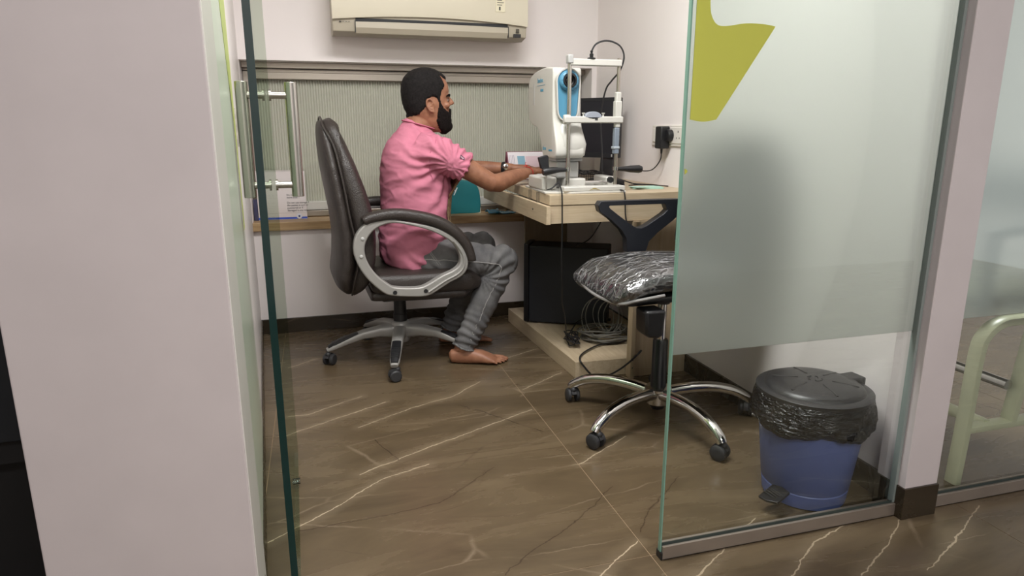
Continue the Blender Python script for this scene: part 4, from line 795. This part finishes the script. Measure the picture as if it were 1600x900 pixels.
#@@BENCH
# ------------------------------------------------------------------ waiting bench in the next room
be = thing('waiting_bench', 'pale green steel bench frame with dark seats behind the right glass', 'bench', (1.822, 1.42, 0), 0.0)
pg_m = P('pale_green_steel', S(196, 198, 166), 0.35, var=0.04)
def flatbar(pts, a, b, n=6): return tube(bmesh.new(), smooth_path(pts, n), (a, b), 12, up=(0, 1, 0), sq=0.5)
lx = 0.53
for k in range(2):
    y = k * 1.35
    obj('leg_frame', flatbar([(0, y, 0.0), (0.008, y, 0.2), (0.012, y, 0.41), (0.03, y, 0.47), (0.08, y, 0.503), (0.16, y, 0.508), (0.40, y, 0.508), (0.47, y, 0.50), (0.505, y, 0.46), (0.515, y, 0.40), (0.53, y, 0.0)], 0.021, 0.014), pg_m, be, smooth=40)
    obj('cross_bar', tube(bmesh.new(), [(0.01, y, 0.176), (0.52, y, 0.176)], (0.021, 0.012), 12, up=(0, 1, 0), sq=0.5), pg_m, be)
    obj('inner_post', tube(bmesh.new(), [(0.185, y, 0.176), (0.225, y, 0.50)], (0.021, 0.014), 12, up=(0, 1, 0), sq=0.5), pg_m, be)
obj('long_rail', tube(bmesh.new(), [(0.10, 0, 0.176), (0.10, 1.35, 0.176)], (0.018, 0.012), 12, sq=0.5), pg_m, be)
obj('long_rail', tube(bmesh.new(), [(0.16, 0, 0.30), (0.16, 1.35, 0.30)], 0.016, 16), steel_m, be)
for k in range(2):
    y0 = 0.03 + k * 0.66
    obj('seat_pad', box(0.02, 0.48, y0, y0 + 0.60, 0.53, 0.58), P('olive_seat', S(118, 116, 96), 0.5), be, bevel=0.015)
    obj('back_pad', xf(box(-0.02, 0.02, y0, y0 + 0.60, 0.76, 0.93), Matrix.Translation((0.52, 0, 0))), P('dark_back_pad', S(60, 60, 58), 0.5), be, bevel=0.015)
    obj('side_arm', flatbar([(0.02, y0 - .02, 0.53), (0.02, y0 - .02, 0.74), (0.06, y0 - .02, 0.77), (0.40, y0 - .02, 0.77)], 0.018, 0.012), P('black_bench_arm', S(44, 46, 44), 0.4), be)
#@@PERSON
# ------------------------------------------------------------------ the man
pr = thing('person', 'bearded man in pink t-shirt and grey jeans sitting barefoot, hands on the eye camera', 'person', (0.36, 3.08, 0))
PO = Vector((0.36, 3.08, 0)); OFF = Matrix.Translation(-PO)
def head_sections():
    # z, back x, front x, half width
    return [(1.040, .525, .582, .022), (1.050, .500, .592, .036), (1.065, .475, .598, .047), (1.085, .450, .600, .057), (1.105, .428, .601, .064), (1.125, .412, .602, .070), (1.145, .403, .600, .073), (1.165, .398, .600, .075), (1.185, .396, .597, .076), (1.20, .395, .5965, .0775), (1.22, .395, .599, .079), (1.245, .398, .595, .079), (1.268, .407, .583, .075), (1.286, .423, .565, .066), (1.300, .446, .540, .050), (1.308, .472, .515, .028)]
YH = 3.08
bm = bmesh.new(); rings = []
for z, xb_, xf2, hw in head_sections():
    ring = []; cx_ = xb_ + (xf2 - xb_) * 0.47
    for k in range(40):
        a = 2 * PI * k / 40; c, s = math.cos(a), math.sin(a); hx_ = (xf2 - cx_) if c > 0 else (cx_ - xb_)
        ring.append(bm.verts.new((cx_ + hx_ * math.copysign(abs(c) ** 0.92, c), YH + hw * math.copysign(abs(s) ** 0.86, s), z)))
    rings.append(ring)
for A, B in zip(rings, rings[1:]):
    for k in range(40): bm.faces.new((A[k], A[(k + 1) % 40], B[(k + 1) % 40], B[k]))
bm.faces.new(rings[0][::-1]); bm.faces.new(rings[-1])
# nose, brow, lips, eye sockets' lower lids, ears
tube(bm, [(.589, YH, 1.202), (.597, YH, 1.190), (.607, YH, 1.176), (.611, YH, 1.165)], [(.008, .008), (.008, .009), (.0105, .011), (.010, .012)], 14, up=(1, 0, 0))
ball(bm, (.6135, YH, 1.168), (.0105, .011, .0095), 14)
for s in (-1, 1):
    ball(bm, (.603, YH + s * .012, 1.163), (.010, .0075, .0075), 12)
    tube(bm, [(.595, YH + s * .008, 1.197), (.592, YH + s * .030, 1.200), (.578, YH + s * .048, 1.197)], [.005, .006, .005], 8)
    ball(bm, (.581, YH + s * .045, 1.156), (.016, .015, .013), 12)   # cheekbone
tube(bm, [(.594, YH - .020, 1.126), (.603, YH, 1.128), (.594, YH + .020, 1.126)], [.004, .007, .004], 8); tube(bm, [(.592, YH - .018, 1.114), (.602, YH, 1.112), (.592, YH + .018, 1.114)], [.004, .0075, .004], 8)
ball(bm, (.588, YH, 1.066), (.018, .024, .017), 14)
def ear(bm, s):
    R = Matrix.Translation((.507, YH + s * .078, 1.150)) @ Matrix.Rotation(s * 0.30, 4, 'Z') @ Matrix.Rotation(math.radians(-10), 4, 'Y')
    e = bmesh.new(); ball(e, (0, 0, 0), (.014, .005, .028), 16); ball(e, (0.004, s * .001, -.022), (.008, .005, .010), 10)
    rim = [(.010, s * .006, .006), (.010, s * .007, .020), (0, s * .009, .031), (-.013, s * .010, .025), (-.017, s * .010, .008), (-.013, s * .008, -.010), (-.004, s * .006, -.024)]
    tube(e, smooth_path(rim, 4), .0042, 8); tube(e, smooth_path([(.006, s * .006, .0), (-.004, s * .007, .006), (-.006, s * .007, -.006), (.002, s * .006, -.012)], 4), .003, 6)
    xf(e, R); me = bpy.data.meshes.new('e'); e.to_mesh(me); e.free(); bm.from_mesh(me); bpy.data.meshes.remove(me)
for s in (-1, 1): ear(bm, s)
# neck and hidden trunk (continuous under the clothes)
tube(bm, [(.430, 3.08, .98), (.447, 3.08, 1.03), (.468, 3.08, 1.075), (.482, 3.08, 1.12), (.488, 3.08, 1.15)], [(.062, .075), (.062, .062), (.066, .056), (.066, .055), (.06, .055)], 24, up=(1, 0, 0))
tube(bm, [(.40, 3.08, .50), (.40, 3.08, .62), (.42, 3.08, .78), (.43, 3.08, .92), (.43, 3.08, .99), (.44, 3.08, 1.02)], [(.10, .14), (.10, .14), (.11, .15), (.10, .15), (.075, .13), (.05, .09)], 24, up=(1, 0, 0))
def hand(bm, wrist, d, palm_n, s, curls, spread=0.16):
    """d: finger direction; palm_n: direction out of the back of the hand; s: side of the thumb along d x n"""
    d = Vector(d).normalized(); n = Vector(palm_n); n = (n - d * n.dot(d)).normalized(); u = d.cross(n) * s; w_ = Vector(wrist)
    tube(bm, [w_ - d * .01, w_ + d * .025, w_ + d * .055, w_ + d * .082], [(.019, .026), (.0165, .034), (.015, .040), (.012, .038)], 16, up=n, sq=0.85)
    L = [(.040, .024, .018), (.045, .028, .020), (.041, .026, .019), (.032, .020, .016)]
    for i in range(4):
        off = (.028, .0095, -.0095, -.027)[i]; base = w_ + d * (.078 - (.0, -.004, .0, .008)[i]) + u * off; dd = (d + u * (off * spread / .03)).normalized(); p = base; pts = [base - d * .02, base]; c = curls
        ang_ = 0
        for j, l in enumerate(L[i]): ang_ += c[j] * (1 + .12 * i); dv = dd * math.cos(ang_) - n * math.sin(ang_); p = p + dv * l; pts.append(p)
        tube(bm, pts, [.0085, .0095, .0088, .0080, .0062], 12, up=n)
    b = w_ + d * .028 + u * .028; t1 = b + (d * .7 + u * .65 - n * .25).normalized() * .038; t2 = t1 + (d * .93 + u * .2 - n * .3).normalized() * .030; t3 = t2 + (d * .98 - n * .2).normalized() * .022
    tube(bm, [b - u * .015, b, t1, t2, t3], [.013, .0135, .0108, .0098, .0072], 12, up=n)
# near arm (his right): shoulder, elbow below the desk edge, hand on the camera base
SN, EN, WN = Vector((.515, 2.905, .955)), Vector((.748, 2.895, .824)), Vector((.965, 3.035, .858))
tube(bm, [SN, SN.lerp(EN, .5) + Vector((0, 0, .002)), EN - Vector((.03, 0, -.016)), EN, EN + Vector((.035, .015, -.003)), EN.lerp(WN, .4) + Vector((0, 0, -.004)), EN.lerp(WN, .75), WN], [.050, .047, .042, .041, .042, .037, .029, (.022, .027)], 22)
hand(bm, WN, (.78, .52, .10), (-.05, 0, 1), 1, (.25, .45, .35))
SF, EF, WF = Vector((.53, 3.265, .955)), Vector((.74, 3.31, .862)), Vector((.935, 3.20, .868))
tube(bm, [SF, SF.lerp(EF, .5), EF - Vector((.03, 0, -.014)), EF, EF + Vector((.035, -.015, .0)), EF.lerp(WF, .4), EF.lerp(WF, .75), WF], [.050, .045, .041, .040, .040, .036, .028, (.021, .026)], 20)
hand(bm, WF, (.96, -.16, .03), (-.05, 0, 1), -1, (.3, .5, .4))
# feet with toes, joined to the trunk by the hidden legs
def leg(hip, knee, ankle): tube(bm, [hip, hip.lerp(knee, .5), knee, knee.lerp(ankle, .3), knee.lerp(ankle, .7), ankle, ankle - Vector((0, 0, .02))], [.07, .062, .05, .048, .036, .032, .034], 18)
HN, KN, AN = Vector((.40, 2.985, .495)), Vector((.800, 2.925, .462)), Vector((.600, 2.900, .085))
HF, KF, AF = Vector((.42, 3.175, .495)), Vector((.765, 3.20, .485)), Vector((.605, 3.22, .085))
leg(HN, KN, AN); leg(HF, KF, AF)
def foot(ank, d, s):
    d = Vector(d).normalized(); u = Vector((-d.y, d.x, 0)) * s      # u points to the big-toe side
    o_ = Vector((ank.x, ank.y, 0)) - d * .035
    P_ = lambda a, b, z: o_ + d * a + u * b + Vector((0, 0, z))
    tube(bm, [P_(-.022, 0, .032), P_(-.012, 0, .034), P_(.03, 0, .036), P_(.08, -.002, .036), P_(.13, -.002, .031), P_(.170, -.004, .021), P_(.194, -.006, .016)],
         [(.014, .014), (.030, .027), (.036, .032), (.036, .035), (.028, .041), (.0195, .043), (.010, .034)], 22, up=(0, 0, 1), sq=0.85)
    tube(bm, [P_(.035, 0, .10), P_(.05, 0, .065), P_(.08, 0, .045)], [(.034, .032), (.036, .032), (.03, .03)], 16)
    for i in range(5):
        b = (.030, .010, -.008, -.024, -.038)[i]; l = (.054, .050, .042, .034, .026)[i]; r_ = (.0120, .0078, .0072, .0068, .0068)[i]; st = (.188, .19, .188, .182, .172)[i]
        tube(bm, [P_(st - .02, b, .017), P_(st, b, .018), P_(st + l * .55, b * 1.02, .0165), P_(st + l, b * 1.02, .010)], [r_ * 1.05, r_ * 1.05, r_, r_ * .82], 12)
        ball(bm, P_(st + l, b * 1.02, .0102), r_ * .85, 10)
foot(AN, (.232, -.070, 0), 1); foot(AF, (.23, -.03, 0), -1)
body = fuse(bm, 0.0036, 3, 0.5); body.transform(OFF)
t = NT('brown_skin'); v = t.pos()
f = t.noise(v, 30, 4); col_ = t.ramp(f, [(0.3, S(132, 88, 66)), (0.7, S(160, 112, 86))]); t.link(col_, t.b.inputs['Base Color']); t.b.inputs['Roughness'].default_value = 0.52
t.b.inputs['Subsurface Weight'].default_value = 0.06; t.b.inputs['Subsurface Radius'].default_value = (0.01, 0.004, 0.002); t.bump(t.noise(v, 160, 3), 0.12, 0.002); skin_m = t.m
bo = obj('body', body, skin_m, pr, smooth=0); bo.data.polygons.foreach_set('use_smooth', [True] * len(body.polygons))
# hair and beard grown as an offset shell from the skull's own surface
hair_poly = [(.545, 1.290), (.563, 1.262), (.573, 1.235), (.557, 1.214), (.550, 1.178), (.549, 1.165), (.540, 1.164), (.533, 1.180), (.516, 1.188), (.497, 1.180), (.490, 1.160), (.486, 1.145), (.470, 1.128), (.458, 1.112), (.400, 1.100), (.33, 1.09), (.33, 1.36), (.56, 1.36)]
beard_poly = [(.550, 1.185), (.556, 1.165), (.566, 1.147), (.580, 1.136), (.591, 1.130), (.592, 1.140), (.603, 1.150), (.66, 1.148), (.66, 1.02), (.57, 1.02), (.552, 1.046), (.540, 1.060), (.530, 1.085), (.532, 1.115), (.538, 1.145), (.541, 1.175)]
def inpoly(x, z, poly):
    r_ = False; n = len(poly)
    for i in range(n):
        (x1, z1), (x2, z2) = poly[i], poly[i - 1]
        if (z1 > z) != (z2 > z) and x < (x2 - x1) * (z - z1) / (z2 - z1) + x1: r_ = not r_
    return r_
def shell(name, test, thick, m, amp=0.00015, fr=300):
    me = body; vs = me.vertices; keep = [False] * len(vs)
    for i, v in enumerate(vs):
        p = v.co + PO
        if p.z > 1.02: keep[i] = test(p)
    fs = [p for p in me.polygons if all(keep[k] for k in p.vertices)]
    cnt = {}; 
    for p in fs:
        for k in p.vertices: cnt[k] = cnt.get(k, 0) + 1
    used = sorted(cnt); ix = {k: j for j, k in enumerate(used)}
    # distance from the border, in rings
    adj = {k: set() for k in used}
    for p in fs:
        q = list(p.vertices)
        for a, b in zip(q, q[1:] + q[:1]): adj[a].add(b); adj[b].add(a)
    ec = {}
    for p in fs:
        q = list(p.vertices)
        for a, b in zip(q, q[1:] + q[:1]): e_ = (min(a, b), max(a, b)); ec[e_] = ec.get(e_, 0) + 1
    depth = {k: 0 for e_, n_e in ec.items() if n_e == 1 for k in e_}; fr_ = list(depth)
    while fr_:
        nx = []
        for k in fr_:
            for b in adj[k]:
                if b not in depth: depth[b] = depth[k] + 1; nx.append(b)
        fr_ = nx
    co = []
    for k in used:
        v = vs[k]; d_ = min(1, depth.get(k, 0) / 3.0); zz = (v.co + PO).z; lo_ = 0.5 + 0.5 * min(1, max(0, (zz - 1.13) / .08)) if name == 'hair' else 1.0; h = thick * lo_ * (d_ ** 0.7) + random.uniform(-.0006, .0006) * d_ + amp * noise.noise(v.co * 70) * d_
        co.append(v.co + v.normal * (h - (0.0015 if depth.get(k, 0) == 0 else -0.0006)))
    m2 = bpy.data.meshes.new(name); m2.from_pydata(co, [], [[ix[k] for k in p.vertices] for p in fs]); m2.update(); return obj(name, m2, m, pr, smooth=180)
hair_m = P('black_hair', S(25, 22, 22), 0.7, spec=0.2, var=0.6, vs=120, bump=0.9, bs=600, bd=0.0025); beard_m = P('black_beard', S(25, 20, 19), 0.8, spec=0.15, var=0.6, vs=140, bump=0.9, bs=600, bd=0.0025)
def is_hair(p):
    if abs(p.y - YH) > 0.082 and p.z < 1.19: return False
    if p.x > .545 and abs(p.y - YH) < .045: return p.z > 1.272 + (.545 - p.x) * .2
    return inpoly(p.x, p.z, hair_poly)
def is_beard(p):
    if abs(p.y - YH) > .085: return False
    if p.x > .594 and abs(p.y - YH) < .016 and 1.106 < p.z < 1.128: return False
    return inpoly(p.x, p.z, beard_poly)
shell('hair', is_hair, .0075, hair_m); shell('beard', is_beard, .0085, beard_m, .0005)
for s in (-1, 1):
    e = ball(bmesh.new(), Vector((.5835, YH + s * .031, 1.1785)) - PO, (.0105, .0115, .0095), 16); obj('eye', e, P('eye_white', S(140, 122, 112), 0.35), pr)
    e = ball(bmesh.new(), Vector((.5915, YH + s * .0325, 1.1775)) - PO, (.0035, .0055, .0055), 12); obj('iris', e, P('dark_iris', S(30, 20, 16), 0.1), pr)
    e = tube(bmesh.new(), [Vector(q) - PO for q in ((.600, YH + s * .012, 1.1965), (.5995, YH + s * .026, 1.2005), (.590, YH + s * .044, 1.1995), (.579, YH + s * .054, 1.194))], [(.0025, .004), (.003, .006), (.003, .005), (.0015, .003)], 8, up=(1, 0, 0)); obj('eyebrow', e, beard_m, pr)
    e = tube(bmesh.new(), [Vector(q) - PO for q in ((.5945, YH + s * .021, 1.1825), (.5955, YH + s * .032, 1.186), (.586, YH + s * .044, 1.183))], [.0015, .002, .0012], 6); obj('eyelid', e, P('lid_skin', S(96, 62, 48), 0.5), pr)
# t-shirt
bm = bmesh.new()
tube(bm, [(.385, 3.08, .425), (.39, 3.08, .45), (.40, 3.08, .50), (.418, 3.08, .56), (.430, 3.08, .64), (.436, 3.08, .72), (.438, 3.08, .80), (.437, 3.08, .88), (.440, 3.08, .94), (.446, 3.08, .985), (.452, 3.08, 1.02), (.455, 3.08, 1.042)],
     [(.085, .16), (.120, .19), (.142, .197), (.157, .196), (.158, .190), (.157, .187), (.158, .190), (.154, .196), (.146, .195), (.125, .165), (.098, .118), (.080, .086)], 40, up=(1, 0, 0), sq=0.9)
tube(bm, [(.440, 3.08, 1.02), (.452, 3.08, 1.052), (.462, 3.08, 1.072)], [(.082, .088), (.071, .071), (.069, .066)], 28, up=(1, 0, 0))
for Sx, Ex, s in ((SN, EN, -1), (SF, EF, 1)):
    c0 = Vector((.455, 3.08 + s * .12, .955)); d = (Ex - Sx).normalized(); e_ = Sx + d * .135
    tube(bm, [c0, c0.lerp(Sx, .6) + Vector((0, 0, .002)), Sx + Vector((0, -s * .004, 0)), Sx + d * .07, e_], [.078, .074, .072, .068, (.060, .066)], 28)
sh_ = fuse(bm, 0.006, 5, 0.5)
def creases(me, f):
    nn = [Vector(v.normal) for v in me.vertices]
    for v, n in zip(me.vertices, nn): v.co += n * f(v.co)
def fold_shirt(p):
    near = Vector((.56, 2.95, .90)); q = p - near; a = math.atan2(q.z, q.x); r_ = math.hypot(q.x, q.z); w0 = math.exp(-((r_ - .12) / .11) ** 2)
    wq = noise.noise(p * 9); h = 0.0052 * w0 * math.sin(a * 17 + wq * 5)                                   # rays from the armpit
    h += 0.0060 * math.exp(-((p.z - .60) / .07) ** 2) * math.sin(p.z * 120 - p.x * 34 + noise.noise(p * 6) * 5) * (0.6 + 0.4 * noise.noise(p * 14))   # belly and small of the back
    h += 0.0040 * math.exp(-((p.z - .49) / .05) ** 2) * math.sin(p.z * 70 + p.x * 85 + noise.noise(p * 8) * 4)
    h += 0.0045 * noise.noise(Vector((p.x * 9 + p.z * 6, p.y * 9, p.z * 30)))
    rg = noise.noise(Vector((p.x * 11 - p.z * 10, p.y * 7, p.z * 26 + p.x * 9 + 5))); h += 0.0045 * max(0, 1 - abs(rg) * 7) * (0.5 + 0.5 * noise.noise(p * 5))
    sl = (p.x - .56) / .1
    if p.x > .56 and p.z > .82: h += 0.0040 * min(1, sl) * math.sin(p.x * 95 + p.z * 110 + noise.noise(p * 11) * 3)
    return h
creases(sh_, fold_shirt); sh_.transform(OFF)
pink_m = P('pink_cotton', S(194, 120, 140), 0.85, spec=0.15, var=0.04, vs=40, bump=0.2, bs=500, bd=0.0008)
so = obj('t_shirt', sh_, pink_m, pr, smooth=180)
BV = BVHTree.FromPolygons([v.co + PO for v in sh_.vertices], [tuple(p.vertices) for p in sh_.polygons])
def drape(pts, up=0.001):
    out = []
    for p in pts:
        h, n, i, d = BV.find_nearest(Vector(p)); out.append(h + n * up - PO)
    return out
def on_shirt(name, pts, r_, m, up=0.0, seg=6, closed=False): o = obj(name, tube(bmesh.new(), drape(pts, up), r_, seg, closed=closed), m, so); return o
pinkd_m = P('pink_rib', S(190, 110, 132), 0.85, spec=0.15)
cn = [(.462 + .070 * math.cos(a) , 3.08 + .067 * math.sin(a), 1.072 - .020 * math.cos(a)) for a in [2 * PI * k / 28 for k in range(28)]]
obj('collar', tube(bmesh.new(), [Vector(p) - PO for p in cn], (.003, .0075), 10, up=(0, 0, 1), closed=True), pinkd_m, so)
on_shirt('shoulder_seam', smooth_path([(.545, 2.90, 1.02), (.50, 2.88, .99), (.475, 2.87, .94), (.475, 2.87, .88), (.49, 2.88, .84)], 8), .0013, P('seam_thread', S(160, 80, 106), 0.9), 0.0)
d_ = (EN - SN).normalized(); c_ = SN + d_ * .128; u1 = d_.cross(Vector((0, 1, 0))).normalized(); u2 = d_.cross(u1)
on_shirt('sleeve_hem', [c_ + u1 * .07 * math.cos(a) + u2 * .07 * math.sin(a) for a in [2 * PI * k / 32 for k in range(32)]], .0025, pinkd_m, 0.0005, 8, True)
def patch(name, grid, m, thick=0.001, ofs=0.0008, tree=None):
    bm = bmesh.new(); R_ = [[bm.verts.new(q) for q in drape(row, ofs)] for row in grid]
    for a, b in zip(R_, R_[1:]):
        for i in range(len(a) - 1): bm.faces.new((a[i], a[i + 1], b[i + 1], b[i]))
    o = obj(name, bm, m, so, smooth=180); return o
patch('sleeve_patch', [[SN + d_ * (.095 + .022 * i / 4) + Vector((0, -.07, .048 - .022 * j / 4)) for i in range(5)] for j in range(5)], P('dark_patch', S(86, 58, 74), 0.7))
patch('sleeve_patch_letters', [[SN + d_ * (.100 + .012 * i / 4) + Vector((0, -.07, .042 - .010 * j / 4)) for i in range(5)] for j in range(5)], P('pale_patch', S(178, 140, 152), 0.7), ofs=0.0016)
t = NT('faded_photo_print'); v = t.obj(); f = t.noise(t.scale(v, (1, 1, 1.4)), 34, 4, 0.6, 1.2)
t.link(t.ramp(f, [(0.32, S(112, 62, 96)), (0.46, S(168, 134, 104)), (0.60, S(176, 160, 118)), (0.75, S(146, 96, 96))]), t.b.inputs['Base Color']); t.b.inputs['Roughness'].default_value = 0.7
patch('front_print', [[(.64 - .012 * 0, 2.905 + .31 * i / 30, .85 - .27 * j / 24) for i in range(31)] for j in range(25)], t.m, ofs=0.0010)
# jeans
bm = bmesh.new()
tube(bm, [(.33, 3.08, .462), (.37, 3.08, .485), (.42, 3.08, .505), (.47, 3.08, .515)], [(.06, .14), (.085, .185), (.092, .19), (.07, .17)], 32, up=(0, 0, 1), sq=0.85)
tube(bm, [(.39, 3.08, .50), (.40, 3.08, .56), (.41, 3.08, .60)], [(.13, .175), (.13, .165), (.12, .16)], 28, up=(1, 0, 0))
def trouser(hip, knee, ank):
    tube(bm, [hip - (knee - hip) * .1, hip, hip.lerp(knee, .35), hip.lerp(knee, .7), knee + Vector((.0, 0, .0)), knee.lerp(ank, .15), knee.lerp(ank, .4), knee.lerp(ank, .7), knee.lerp(ank, .97)], [.088, .092, .088, .080, .074, .070, .064, .056, (.054, .052)], 28, up=(0, 1, 0)); ball(bm, knee + Vector((.004, 0, .002)), .0745, 20)
trouser(HN, KN, AN + Vector((.004, 0, -.024))); trouser(HF, KF, AF + Vector((.004, 0, -.026)))
jn = fuse(bm, 0.006, 5, 0.5)
def fold_jeans(p):
    k = KN if p.y < 3.08 else KF; h = 0.0022 * noise.noise(p * 16)
    q = p - k; r_ = math.hypot(q.x, q.z); w0 = math.exp(-((r_ - .05) / .08) ** 2)
    h += 0.0050 * w0 * math.sin(math.atan2(q.z + .06, q.x + .10) * 16 + noise.noise(p * 10) * 3) * (1 if q.x < .045 else .15)      # behind the knee
    if p.z < .40: h += 0.0045 * math.exp(-((p.z - .13) / .09) ** 2) * math.sin(p.z * 190 + p.x * 60 + noise.noise(p * 12) * 4) + 0.002 * math.sin(p.z * 60 + p.x * 40)
    if p.x < .62 and p.z > .42: h += 0.0028 * math.sin(p.x * 95 + p.z * 60 + noise.noise(p * 9) * 4) * math.exp(-((p.x - .50) / .08) ** 2)
    return h
creases(jn, fold_jeans)
JV = BVHTree.FromPolygons([v.co.copy() for v in jn.vertices], [tuple(p.vertices) for p in jn.polygons]); jn.transform(OFF)
t = NT('grey_denim'); v = t.obj(); f = t.noise(v, 14, 4); tw = t.noise(t.scale(v, (1, 1, 0.3)), 420, 2)
t.link(t.mix(t.math('MULTIPLY', tw, 0.45), t.ramp(f, [(0.3, S(70, 70, 72)), (0.7, S(108, 107, 107))]), S(124, 122, 122)), t.b.inputs['Base Color']); t.b.inputs['Roughness'].default_value = 0.9; t.b.inputs['Specular IOR Level'].default_value = 0.1; t.bump(tw, 0.3, 0.001); denim_m = t.m
jo = obj('jeans', jn, denim_m, pr, smooth=180); seam_m = P('pale_denim_seam', S(146, 144, 142), 0.9, spec=0.1)
def on_jeans(name, pts, r_, m, closed=False):
    q = []
    for p in pts: h, n, i, d = JV.find_nearest(Vector(p)); q.append(h + n * .0004 - PO)
    obj(name, tube(bmesh.new(), q, r_, 6, closed=closed), m, jo)
on_jeans('side_seam', smooth_path([(.40, 2.88, .50), (.55, 2.86, .49), (.70, 2.85, .475), (.775, 2.85, .455), (.765, 2.86, .40), (.72, 2.87, .31), (.68, 2.88, .22), (.64, 2.88, .14), (.625, 2.885, .10)], 10), (.0022, .0022), seam_m)
for k in range(2): on_jeans('pocket_stitch', smooth_path([(.44 + .012 * k, 2.88, .555), (.475 + .012 * k, 2.87, .51), (.50 + .012 * k, 2.87, .47)], 8), .0012, seam_m)
for A_, s_ in ((AN, 1), (AF, 0)):
    cc = A_ + Vector((.006, 0, -.020)); ax = (KN - AN).normalized()
    on_jeans('hem', [cc + Vector((.066 * math.cos(a), .066 * math.sin(a), .004 - .012 * math.cos(a))) for a in [2 * PI * k / 28 for k in range(28)]], (.0045, .006), P('worn_hem', S(112, 112, 112), 0.95, spec=0.1, var=0.5, vs=110), True)
# wrist things he wears
def wrist_ring(name, c, d, ra, rb, r_, m, par, up=(0, 0, 1)):
    d = Vector(d).normalized(); a_ = Vector(up); a_ = (a_ - d * a_.dot(d)).normalized(); b_ = d.cross(a_)
    pts = [Vector(c) + a_ * ra * math.cos(q) + b_ * rb * math.sin(q) - PO for q in [2 * PI * k / 28 for k in range(28)]]
    return obj(name, tube(bmesh.new(), pts, r_, 8, up=tuple(d), closed=True), m, par)
fa = (WF - EF).normalized(); wc = EF.lerp(WF, .80)
wt = wrist_ring('wristwatch', wc, fa, .029, .031, (.009, .0022), blk_m, pr)
obj('watch_case', ball(bmesh.new(), wc + Vector((.0, -.030, .008)) - PO, (.016, .006, .016), 16), chrome_m, wt)
na = (WN - EN).normalized(); th_m = P('red_thread', S(190, 40, 40), 0.7)
th = wrist_ring('wrist_thread', WN - na * .006, na, .0245, .0295, .0016, th_m, pr)
obj('thread_knot', tube(bmesh.new(), [Vector(q) + WN - PO for q in ((-.03, -.01, .027), (-.02, -.012, .030), (-.012, -.006, .033), (-.018, .0, .029), (-.008, .006, .027))], .0018, 6), th_m, th)
obj('thread_tail', tube(bmesh.new(), [Vector(q) + WN - PO for q in ((-.018, -.008, .028), (-.02, -.004, .040), (-.016, .0, .046))], .0014, 6), th_m, th)
